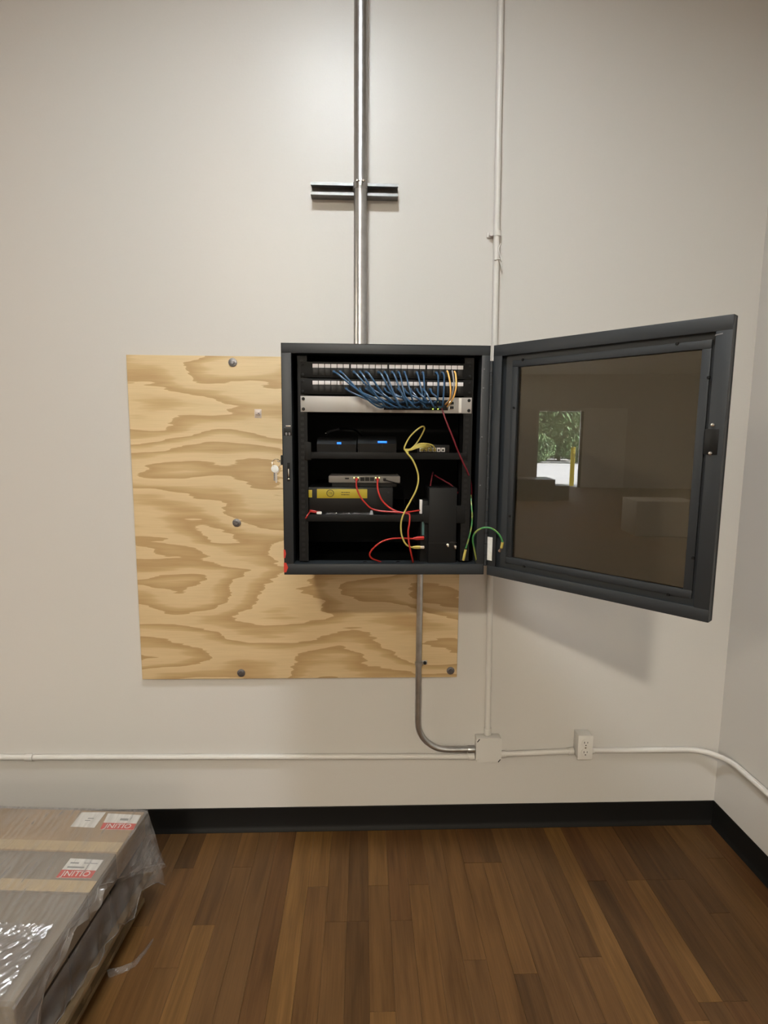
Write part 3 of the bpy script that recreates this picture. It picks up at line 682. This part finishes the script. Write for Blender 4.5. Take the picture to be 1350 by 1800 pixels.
cord('ethernet_cable', 'yellow ethernet cable standing up in a tall narrow loop', pix([(718, 796, RY-.034), (711, 790, RY-.036), (713, 781, RY-.035), (722, 766, RY-.03), (736, 753, RY-.02), (744, 749.5, RY-.012), (746, 754, RY-.004), (741, 765, RY-.004), (733, 778, RY-.012), (725, 787, RY-.025), (716, 793, RY-.037)]), .0021, M_YEL)
t = cord('ethernet_cable', 'yellow ethernet cable dropping from the upper shelf to the black upright unit', pix([(713, 791, RY-.038), (716, 797, RY-.042), (725, 808, RY-.045), (733, 826, RY-.045), (735.5, 842, RY-.045), (732, 860, RY-.045), (722, 880, RY-.045), (710, 902, RY-.044), (705, 920, RY-.042), (706, 940, RY-.04), (713, 956, RY-.036), (722, 961.5, RY-.03), (727, 962, RY-.026)]), .0024, M_YEL,
         [(at(725, 962, RY-.027), at(738, 962, RY-.02), .005)])
B().tube(pix([(738, 962, RY-.02), (745, 962, RY-.015)]), .0042, 6).make('clear_tip', M_TIE, t)

# white router on the yellow-labelled box
bx0, bx1 = at(541, 870, RY+.012).x, at(691, 870, RY+.012).x; bz1 = at(620, 856.5, RY+.012).z
t = thing('battery_box', 'black box with a yellow front label on the lower shelf', 'box', ((bx0+bx1)/2, RY+.012, SH2))
B().box(bx0, bx1, RY+.014, -.2, SH2, bz1, .004).make('body', M_RUB, t)
lb0, lb1 = at(557, 859.5, RY+.013), at(645.5, 876, RY+.013)
lab = B().box(lb0.x, lb1.x, RY+.0132, RY+.0145, lb1.z, lb0.z, .0003).make('yellow_label', M_YLAB, t)
lab['label'] = 'yellow front label with a round emblem'
B().box(at(542, 868, RY+.013).x, at(548.5, 868, RY+.013).x, RY+.0132, RY+.0145, lb1.z+.002, lb0.z-.003, .0003).make('yellow_label', M_YLAB, t)
ec = at(580.5, 867, RY+.0125)
B().tube([Vector((ec.x+math.cos(a)*.0098, RY+.0130, ec.z+math.sin(a)*.0098)) for a in [2*math.pi*i/24 for i in range(25)]], .0011, 6, smooth=False).make('emblem_ring', M_INK, lab)
RT = Matrix.Rotation(math.pi/2, 4, 'X')
text('TB', .0105, Matrix.Translation((ec.x, RY+.0129, ec.z-.0004)) @ RT, M_INK, 'emblem_letters', lab)
for k, (py) in enumerate((865.6, 869.6)):
    q = at(607.5, py, RY+.013); bb = B(); xx = q.x-.0125
    for w_ in ((.006, .004, .0075, .004) if k == 0 else (.0045, .008, .005, .003)):
        bb.box(xx, xx+w_, RY+.0128, RY+.0133, q.z-.0012, q.z+.0012); xx += w_+.0010
    bb.make('print_line', M_INK, lab)
p = at(683, 866, RY+.013); B().cyl((p.x, RY+.014, p.z), (p.x, RY+.011, p.z), .003, 10).make('button', M_DGREY, t)
rx0, rx1 = at(577.5, 843, RY+.03).x, at(703.5, 843, RY+.03).x; rz1, rz0 = at(640, 836.5, RY+.03).z, at(640, 849, RY+.03).z
t = thing('router', 'flat router, shade in its grey, lying above the yellow labelled box', 'router', ((rx0+rx1)/2, RY+.03, bz1))
B().box(rx0, rx1, RY+.03, RY+.16, rz0, rz1, .003).make('body', M_ROUTER, t)
B().box(rx0+.01, rx1-.01, RY+.04, RY+.15, bz1, rz0+.001).make('foot', M_RUB, t)
q0, q1 = at(606.5, 841, RY+.03), at(613.5, 841, RY+.03); B().box(q0.x, q1.x, RY+.0285, RY+.0305, q0.z-.0022, q0.z+.0022).make('usb_port', M_RUB, t)
RP = []
for px in (627, 637, 645.5, 654, 663.5):
    q = at(px, 842.5, RY+.029); B().box(q.x-.0062, q.x+.0062, RY+.0284, RY+.0305, q.z-.005, q.z+.006).make('port', M_RUB, t); RP.append(q)
for px in (622.5, 629.5, 660.5, 666.5):
    q = at(px, 839.8, RY+.028); B().box(q.x-.0016, q.x+.0016, RY+.0268, RY+.0285, q.z-.0016, q.z+.0016).make('led', M_LEDY, t)
q = at(676, 843, RY+.029); B().box(q.x-.004, q.x+.004, RY+.0268, RY+.0305, q.z-.004, q.z+.004).make('power_jack', M_RUB, t)
cord('power_lead', 'thin black power lead plugged into the flat router', [q, q+Vector((0, -.012, 0)), at(684, 846, RY+.014), at(695, 849, RY+.02), at(704, 852, RY+.05), at(710, 868, RY+.1), at(712, 897, RY+.12)], .0018, M_RUB)
cord('ethernet_cable', 'left red ethernet cable hanging from the flat router', [RP[0], RP[0]+Vector((0, -.02, -.002))] + pix([(626.5, 852, RY+.003), (628, 861, RY-.004), (634, 874, RY-.008), (643, 885, RY-.010), (653, 894, RY-.010), (668, 898, RY-.012), (690, 900, RY-.016), (708, 901, RY-.02), (724, 899, RY-.01), (738, 897, RY+.0)]), .0022, M_RED, [(RP[0]+Vector((0, -.016, 0)), RP[0], .0055)])
cord('ethernet_cable', 'right red ethernet cable hanging from the flat router', [RP[4], RP[4]+Vector((0, -.02, -.002))] + pix([(663.5, 852, RY+.003), (665.5, 866, RY-.004), (672, 880, RY-.008), (684, 892, RY-.012), (698, 899, RY-.018), (712, 902, RY-.026), (720, 905, RY-.03), (719.5, 920, RY-.036), (717.5, 935, RY-.037), (719, 955, RY-.036), (722.5, 972, RY-.03), (725.5, 985, RY-.012), (726, 990, RY+.01)]), .0025, M_RED, [(RP[4]+Vector((0, -.016, 0)), RP[4], .0055)])
# bits on the lower shelf
z = SH2
t = thing('plastic_bag', 'crumpled clear plastic bag lying on the lower shelf', 'bag', (at(600, 900, RY+.01).x, RY+.02, z))
b = B(); rr = random.Random(3); nx, ny = 26, 7; xa, xb2 = at(572, 900, RY+.01).x, at(655, 900, RY+.01).x
g = [[b.bm.verts.new((xa+(xb2-xa)*i/nx, RY+.006+.05*j/ny, z+.0006+max(0, .011*noise.noise((i*.45, j*.9, 3))+.006)*math.sin(math.pi*min(1, (j+.3)/ny*1.0))*(1 if 0 < i < nx else 0))) for i in range(nx+1)] for j in range(ny+1)]
for j in range(ny):
    for i in range(nx): b.bm.faces.new((g[j][i], g[j][i+1], g[j+1][i+1], g[j+1][i]))
b.make('film', M_FILM, t)
t = thing('cable_coil', 'small coil of red cable at the left end of the lower shelf', 'cable', (at(552, 897, RY+.01).x, RY+.02, z))
pc_ = at(553, 899, RY+.01)
B().tube([Vector((pc_.x+.018*math.cos(a)*(1+.06*math.sin(5*a)), RY+.022+.011*math.sin(a), z+.004+.006*(a/12.6)+.002*math.sin(2*a))) for a in [12.6*i/28 for i in range(29)]], .0024, 6, per=2).make('jacket', M_RED, t)
B().box(pc_.x+.006, pc_.x+.021, RY+.004, RY+.010, z+.001, z+.009, .002).make('plug', M_WHITE, t)
B().tube(pix([(545, 899, RY+.012), (541, 905, RY-.003), (539, 909, RY-.004), (537, 911, RY-.002)]), .002, 6).make('tail', M_RED, t)
t = tag(B().ball((at(591, 897, RY+.01).x, RY+.01, z+.0035), .0034).make('rack_nut', M_STEEL), 'tiny bright steel nut on the lower shelf', 'nut')
t = tag(B().cyl((at(653, 900, RY+.004).x, RY+.008, z), (at(653, 893, RY+.004).x, RY+.008, z+.012), .006, 8, r2=.003).make('cable_clip', M_GREYC), 'grey clip holding the red cables on the lower shelf', 'clip')

# upright black unit
ux0, ux1 = at(753.5, 900, RY-.004).x, at(803.5, 900, RY-.004).x; uz1 = at(780, 857.5, RY-.004).z; uz0 = CB_+.003
t = thing('power_supply', 'upright black power unit standing at the right of the cabinet floor', 'power unit', ((ux0+ux1)/2, RY, uz0))
B().box(ux0, ux1, RY-.004, RY+.12, uz0, uz1, .004).make('body', M_CABIN, t)
zs = at(780, 955, RY-.005).z; B().box(ux0+.002, ux1-.002, RY-.0048, RY-.0035, zs-.0012, zs+.0012).make('seam', M_RUB, t)
B().box(ux0-.022, ux0+.002, RY+.01, RY+.10, uz0, at(745, 880, RY+.01).z, .002).make('port_module', M_CABIN, t)
q0, q1 = at(737.5, 878, RY+.008), at(742, 903, RY+.008); B().box(q0.x, q1.x, RY+.006, RY+.0115, q1.z, q0.z, .0012).make('white_tag', M_WINLAB, t)
for px, py in ((744.5, 945), (745, 962)):
    q = at(px, py, RY+.008); B().box(q.x-.003, q.x+.005, RY+.0, RY+.012, q.z-.007, q.z+.007, .001).make('port', M_CABIN, t)
q0, q1 = at(742, 915, RY+.006), at(745.5, 941, RY+.006); B().box(q0.x, q1.x, RY+.004, RY+.0105, q1.z, q0.z, .0008).make('terminal_strip', mat('teal_terminal', (.06, .14, .14), .5), t)
for px, py, dz in ((786.5, 957.5, 0), (799.5, 960, .3)):
    q = at(px, py, RY-.006); B().cyl((q.x, RY-.004, q.z), (q.x+.002*dz, RY-.010, q.z-.003*dz), .0044, 10, bev=.001).make('thumb_screw', M_STEEL, t)
    B().box(q.x-.0015, q.x+.003, RY-.013, RY-.009, q.z-.006-.004*dz, q.z+.001, .0006).make('cable_clip', M_STEEL, t)
q = at(798, 953.5, RY-.005); B().box(q.x-.012, q.x+.008, RY-.0055, RY-.004, q.z-.0012, q.z+.0012).make('bracket', M_DGREY, t)

cord('ethernet_cable', 'red ethernet cable looping from the upright unit to the cabinet floor', pix([(744, 946, RY-.01), (738, 946, RY-.012), (725, 947, RY-.016), (705, 946, RY-.022), (685, 947.5, RY-.026), (668, 954, RY-.028), (655, 965, RY-.028), (650, 974, RY-.026), (653, 981, RY-.02), (662, 985, RY-.006), (672, 989, RY+.02)]), .0024, M_RED, [(at(727, 946.5, RY-.015), at(744.5, 945.5, RY-.006), .0058)])
cord('ethernet_cable', 'shade-toned red cable slanting from the switch down past the right side', pix([(776, 717, RY-.006), (778, 722, RY-.02), (782, 734, RY-.028), (789, 752, RY-.03), (797, 772, RY-.028), (806, 795, RY-.02), (815, 815, RY-.012), (822, 830, RY-.004), (828, 850, RY+.02), (829, 880, RY+.06)]), .0023, M_RED_SHADE)
cord('ethernet_cable', 'shade-toned red cable end rising behind the upright unit', pix([(757, 862, RY+.06), (757, 852, RY+.06), (758.5, 842, RY+.06), (759.5, 835, RY+.07), (761, 830, RY+.11)]), .0022, M_RED_SHADE)
cord('ethernet_cable', 'shade-toned red cable slanting behind the upright unit top', pix([(764, 835, RY+.10), (772, 840, RY+.08), (784, 847, RY+.06), (795, 854, RY+.05), (806, 868, RY+.05)]), .0022, M_RED_SHADE)
t = cord('ground_wire', 'green ground wire with a yellow end inside the cabinet right side', pix([(827.5, 870, RY+.02), (829, 890, RY-.004), (830, 905, RY-.010), (829, 925, RY-.013), (824.5, 945, RY-.014), (819, 964, RY-.013)]), .0023, M_GRN)
B().tube(pix([(818.6, 966, RY-.013), (816.5, 975, RY-.012), (814.5, 985, RY-.010)]), .0038, 8).make('crimp_sleeve', M_YEL, t)
lug = dm((.052, .006, 1.282)); tip = at(881.5, 967, lug.y-.004)
P = pix([(838, 990, CY+.012), (836, 978, CY-.004), (833, 962, CY-.014), (831, 950, CY-.02), (833, 940, CY-.026), (840, 932, CY-.032), (852, 927.5, CY-.04), (864, 929, CY-.046), (874, 936, CY-.05), (880, 944, CY-.052), (883.5, 953, CY-.052)])
t = cord('ground_wire', 'green ground wire arching from the cabinet to the open door', P, .0026, M_GRN)
e = P[-1]; s2 = at(881.5, 963, CY-.048)
B().tube([e, (e+s2)/2, s2], .0040, 8).make('crimp_sleeve', M_YEL, t)
s3 = at(878.5, 968, lug.y-.003); B().tube([s2, (s2+s3)/2, s3], .0030, 8).ball(s3, .0048, (1, .7, 1)).make('ring_terminal', M_COPPER, t)
# loose bits on the cabinet floor
for px, py, lab_ in ((642, 983, 'left'), (700, 984, 'right')):
    q = at(px, py, RY+.005)
    t = tag(B().tube([(q.x-.022, RY+.02, CB_+.0045), (q.x-.006, RY+.01, CB_+.030), (q.x+.008, RY+.012, CB_+.028), (q.x+.022, RY+.03, CB_+.0045)], .0022, 6).make('cable_loop', M_RUB), f'black cable loop on the cabinet floor, {lab_} of the red loop end', 'cable')

# ------------------------------------------------------------------ wrapped pallet, bottom left
PO = Vector((-.722, -.372, 0)); eu = Vector((-.9978, .066, 0)); ev = Vector((-.066, -.9978, 0))
def pm(v): return PO + eu*v[0] + ev*v[1] + Vector((0, 0, v[2]))
t = thing('pallet', 'pine pallet under the wrapped cartons at lower left', 'pallet', pm((.6, .35, 0)))
for k in range(8): B().box(k*.155-.006, k*.155+.083, -.02, .68, .098, .115, .0015, pm).make('deck_board', M_PALLET, t)
for v in (-.018, .311, .64): B().box(.03, 1.16, v, v+.038, .016, .098, .0015, pm).make('stringer', M_PALLET, t)
for k in (0, 3, 7): B().box(k*.155+.025, k*.155+.085, -.02, .68, 0, .016, .001, pm).make('bottom_board', M_PALLET, t)
TOP = .35
dark = [(0.0, .21), (.215, .42), (.425, .64)]
pos = ['at the back', 'in the middle', 'at the front']
for i, (v0, v1) in enumerate(dark):
    t = thing('dark_carton', f'black shrink packed box in the lower layer of the pallet, {pos[i]}', 'box', pm((.58, (v0+v1)/2, .115)), 'dark boxes on the pallet')
    B().box(.012, 1.17, v0, v1, .115, .262, .006, pm).make('body', M_DARKBOX, t)
rows = [(0.0, .187, M_CARD), (.190, .340, M_CARD2), (.343, .640, M_CARD2)]
cart = []
for i, (v0, v1, m_) in enumerate(rows):
    t = thing('flat_carton', 'flat carton on the pallet, ' + ['nearest the wall with two white labels', 'middle one with one white and red label', 'front one under shiny film'][i], 'carton', pm((.58, (v0+v1)/2, .262)), 'flat cartons on the pallet')
    B().box(0, 1.18, v0, v1, .263, TOP, .003, pm).make('body', m_, t); cart.append(t)
    if i < 2: B().box(.0, 1.18, v1-.042, v1-.002, TOP, TOP+.0006, 0, pm).make('packing_tape', M_TAPE, t)
def qlabel(quad, parent, red_from=None, txt=None, ink=()):
    z = TOP+.0008; q = [atz(x, y, z) for x, y in quad]
    lab = B().prism([p for p in q], (0, 0, .0006)).make('shipping_label', M_PAPER, parent, smooth=False)
    L = lambda s, r: (q[0]*(1-s)+q[1]*s)*(1-r) + (q[3]*(1-s)+q[2]*s)*r
    up = Vector((0, 0, .0007))
    if red_from is not None:
        B().prism([L(0, red_from)+up, L(1, red_from)+up, L(1, 1)+up, L(0, 1)+up], (0, 0, .0003)).make('red_band', M_REDLAB, lab, smooth=False)
        c = L(.5, (1+red_from)/2)+Vector((0, 0, .0012)); X = (L(1, 1)-L(0, 1)).normalized(); Yv = Vector((0, 0, 1)).cross(X)
        Mx = Matrix.Translation(c) @ Matrix((X, Yv, Vector((0, 0, 1)))).transposed().to_4x4()
        text(txt, (L(.5, red_from)-L(.5, 1)).length*.95, Mx, M_PAPER, 'lettering', lab)
    for s0, s1, r0, r1_ in ink: B().prism([L(s0, r0)+up, L(s1, r0)+up, L(s1, r1_)+up, L(s0, r1_)+up], (0, 0, .0002)).make('print_line', M_INKG, lab, smooth=False)
qlabel(((144, 1428), (186, 1428), (166, 1455), (124, 1453)), cart[0], ink=((.45, .7, .4, .46), (.4, .62, .55, .6)))
qlabel(((190, 1430), (248, 1433), (234, 1459), (176, 1458)), cart[0], .6, 'JNITIO', ((.45, .7, .28, .42),))
qlabel(((124, 1509), (182, 1512), (160, 1544), (98, 1543)), cart[1], .6, 'JNITIO', ((.1, .35, .2, .27), (.1, .6, .42, .5), (.5, .9, .2, .24)))
# stretch film: over the top, down the side with a ragged hem
t = thing('stretch_wrap', 'torn clear stretch film draped over the cartons on the pallet', 'plastic wrap', pm((.0, .3, .262)))
def hem(v):
    pts = [(-.06, .075), (0, .15), (.11, .215), (.20, .262), (.31, .335), (.335, .31), (.45, .335), (.49, .30), (.55, .295), (.60, .22), (.70, .20)]
    for (a, z0), (b_, z1) in zip(pts, pts[1:]):
        if v <= b_: return z0+(z1-z0)*max(0, (v-a))/(b_-a)
    return pts[-1][1]
def film_surface(name, uo, v0, v1, topw, hemf, out, seed, mat_, nv=90, ns=26, nt=46):
    b = B(); G = []
    for j in range(nv+1):
        v = v0+(v1-v0)*j/nv; row = []
        for i in range(nt+1):
            u = topw*(1-i/nt)
            z = TOP+.003+.0022*noise.noise((u*42, v*6, seed))+.0015*noise.noise((u*120, v*20, seed))
            row.append(pm((u+.0, v, z)))
        zh = hemf(v)+.006*noise.noise((v*55, 2, seed))
        for i in range(1, ns+1):
            s = i/ns; z = TOP+.002-(TOP-zh)*s
            o = uo+out(v)*s*s + .010*s*noise.noise((v*26, s*2.5, seed+5)) + .002*s*noise.noise((v*60, s*5, seed))
            row.append(pm((-max(.0035, o+.004), v, z)))
        G.append([b.bm.verts.new(p) for p in row])
    for a, e in zip(G, G[1:]):
        for k in range(len(a)-1): b.bm.faces.new((a[k], a[k+1], e[k+1], e[k]))
    return b.make(name, mat_, t)
film_surface('top_sheet', .004, -.006, .655, 1.19, hem, lambda v: .045*max(0, 1-v/.16)+.008+.012*max(0, math.sin(v*22)), 1.0, M_FILM)
def hang(name, zt, hemf, off, bulge, seed, m_, ns=20):         # film hanging down the near side, in folds
    b = B(); G = []
    for j in range(121):
        v = -.010+.665*j/120; row = []; zh = hemf(v)+.005*noise.noise((v*34, 1, seed))
        for i in range(ns+1):
            s = i/ns; z = zt+(zh-zt)*s
            o = off+bulge*s*(.6+noise.noise((v*22, s*2, seed)))+.004*s*noise.noise((v*46, s*3, seed+3))+.035*max(0, 1-v/.12)*s
            row.append(b.bm.verts.new(pm((-max(off*.7, o), v, z))))
        G.append(row)
    for a, e in zip(G, G[1:]):
        for k in range(ns): b.bm.faces.new((a[k], a[k+1], e[k+1], e[k]))
    e = B(); e.tube([r[-1].co for r in G], .0016, 5, smooth=False); e.make('hem', M_FILM3, t)   # rolled edge
    return b.make(name, m_, t)
hang('side_sheet', TOP+.001, lambda v: hem(v)+.012, .0045, .012, 21, M_FILM2)
def crinkled():                                                 # bunched film over the front carton
    b = B(); G = []; nu, nv_ = 260, 70
    for j in range(nv_+1):
        v = .452+.206*j/nv_; row = []
        for i in range(nu+1):
            u = .030+.62*i/nu
            p_, q_ = -.76*u+.65*v, .65*u+.76*v
            z = TOP+.009+.0052*noise.noise((p_*118, q_*13, 3))+.0026*noise.noise((p_*210, q_*44, 8))
            row.append(b.bm.verts.new(pm((u, v, z))))
        G.append(row)
    for a, e in zip(G, G[1:]):
        for k in range(nu): b.bm.faces.new((a[k], a[k+1], e[k+1], e[k]))
    return b.make('crinkled_sheet', M_FILM3, t)
crinkled()
# second, lower sheet hanging in tatters over the dark boxes
def hem2(v):
    pts = [(-.02, .03), (.02, .085), (.1, .118), (.135, .060), (.16, .068), (.23, .12), (.33, .115), (.40, .13), (.56, .15), (.7, .16)]
    for (a, z0), (b_, z1) in zip(pts, pts[1:]):
        if v <= b_: return .028+z0+(z1-z0)*max(0, (v-a))/(b_-a)
    return pts[-1][1]+.028
hang('lower_sheet', .262, hem2, .004, .020, 9, M_FILM2)
b = B(); G = []                                                            # back face sheet
for j in range(41):
    u = 1.19*j/40; row = []
    for i in range(13):
        s = i/12; row.append(b.bm.verts.new(pm((u-.006, -(.004+.02*s*s+.006*s*noise.noise((u*14, s*3, 2))), TOP+.002-.25*s))))
    G.append(row)
for a, e in zip(G, G[1:]):
    for k in range(12): b.bm.faces.new((a[k], a[k+1], e[k+1], e[k]))
b.make('back_sheet', M_FILM, t)
b = B(); G = []                                                            # front face sheet
for j in range(41):
    u = 1.19*j/40; row = []
    for i in range(13):
        s = i/12; row.append(b.bm.verts.new(pm((u-.006, .652+(.004+.012*s*s+.006*s*noise.noise((u*14, s*3, 7))), TOP+.002-.2*s))))
    G.append(row)
for a, e in zip(G, G[1:]):
    for k in range(12): b.bm.faces.new((a[k], a[k+1], e[k+1], e[k]))
b.make('front_sheet', M_FILM, t)
fl = [(-.660, -.5055), (-.6677, -.5527), (-.683, -.5973), (-.7143, -.6181), (-.745, -.630)]
b = B(); G = []
for i, (x, y) in enumerate(fl):
    w = (.004, .008, .013, .018, .026)[i]
    G.append([b.bm.verts.new((x-w, y+.012+w*.3, .001+.004*(i % 2))), b.bm.verts.new((x-.3*w, y+.004, .009+.004*i)), b.bm.verts.new((x, y, .002))])
for a, e in zip(G, G[1:]):
    for k in range(2): b.bm.faces.new((a[k], a[k+1], e[k+1], e[k]))
tag(b.make('film_scrap', M_FILM), 'loose strip of clear film lying on the floor beside the pallet', 'plastic strip')

# ------------------------------------------------------------------ the far end of the hall and outdoors (seen mirrored in the door glass)
b = B(); b.box(-70, XL-.15, -45, 30, -.25, -.02)
g = b.make('ground_outside', M_ASPHALT); struct(g)
t = thing('dock_door', 'grey sliding dock door leaf half closing the far opening', 'door', (XL+.07, (OY0-5.2)/2, .005))
lf = B().box(XL+.04, XL+.10, OY0-.1, -5.2, .005, OZ+.1, .005).make('leaf', M_DOCK, t)
B().box(XL+.10, XL+.11, OY0+.2, OY0+.6, 1.45, 1.85).make('notice', M_PAPER, t)
B().box(XL+.10, XL+.13, -5.28, -5.2, .005, OZ, .003).make('edge_seal', M_DARKGAP, t)
b = B(); b.box(XL, XL+.03, OY0-.08, OY0, 0, OZ+.08, .003).box(XL, XL+.03, OY1, OY1+.08, 0, OZ+.08, .003).box(XL, XL+.03, OY0, OY1, OZ, OZ+.08, .003)
struct(b.make('trim_1', M_WHITE))
t = thing('bollard', 'yellow bollard standing outside the dock door', 'bollard', (XL-.75, -5.22, -.02))
B().cyl((XL-.75, -5.22, -.02), (XL-.75, -5.22, 1.3), .075, 20, bev=.02).make('post', M_BOLLARD, t)
def leaves(c, R, n, seed, size):
    rr = random.Random(seed); b = B()
    for i in range(n):
        d = Vector((rr.gauss(0, 1), rr.gauss(0, 1), rr.gauss(0, 1))).normalized()*rr.uniform(.55, 1)**.5
        p = Vector(c)+Vector((d.x*R[0], d.y*R[1], d.z*R[2])); a = Vector((rr.gauss(0, 1), rr.gauss(0, 1), rr.gauss(0, 1))).normalized()*size*rr.uniform(.6, 1.2); q = a.orthogonal().normalized()*size*.5
        b.quad([p-a, p+q, p+a, p-q])
    return b
tl = ['leafy tree beyond the lot, the nearest one behind the bushes', 'leafy tree beyond the lot, to the south of the nearest tree', 'leafy tree beyond the lot, to the north of the nearest tree', 'tall tree farthest back beyond the lot']
for i, (x, y, h, R) in enumerate(((-39.5, -9.6, 6.2, 2.4), (-45.5, -12.7, 7, 3.0), (-45.5, -6.4, 7, 3.0), (-52, -10.5, 8, 3.2))):
    t = thing('tree', tl[i], 'tree', (x, y, -.02))
    B().cyl((x, y, -.02), (x, y, h*.6), .13, 10, r2=.08).make('trunk', M_BARK, t)
    leaves((x, y, h*.5), (R, R, h*.47), 6500, i, .21).make('crown', M_FOLIAGE, t, smooth=False)['kind'] = 'stuff'
for i, (x, y) in enumerate(((-36, -7.4), (-36, -10.2), (-36, -13))):
    t = thing('bush', 'low green bush at the edge of the lot, ' + ['first', 'second', 'third'][i] + ' from the north', 'bush', (x, y, -.02), 'bushes at the edge of the lot')
    B().cyl((x, y, -.02), (x, y, .8), .05, 8).make('stem', M_BARK, t)
    leaves((x, y, .95), (1.0, 1.2, .95), 2200, 20+i, .13).make('foliage', M_FOLIAGE, t, smooth=False)['kind'] = 'stuff'
# goods on the hall floor
def goods(x0, x1, y0, y1, h, lab_, m_, wrapped):
    t = thing('carton', lab_, 'carton', ((x0+x1)/2, (y0+y1)/2, 0))
    B().box(x0, x1, y0, y1, 0, h, .006).make('body', m_, t)
    B().box(x0+.01, x1-.01, (y0+y1)/2-.03, (y0+y1)/2+.03, h, h+.001).make('packing_tape', M_TAPE, t)
goods(-13.6, -12.6, -3.55, -2.3, .55, 'long dark carton on the hall floor before the dock door', M_DARKBOX, 0)
goods(-13.4, -12.8, -3.95, -3.6, .38, 'low dark carton beside the long dark one near the dock door', M_DARKBOX, 0)
goods(-8.2, -7.5, -4.75, -3.75, .58, 'big pale carton on the hall floor halfway to the dock door', M_WHITE, 0)
S.cycles.sample_clamp_indirect = 4
for o in bpy.data.objects:
    if '_o' in o: del o['_o']
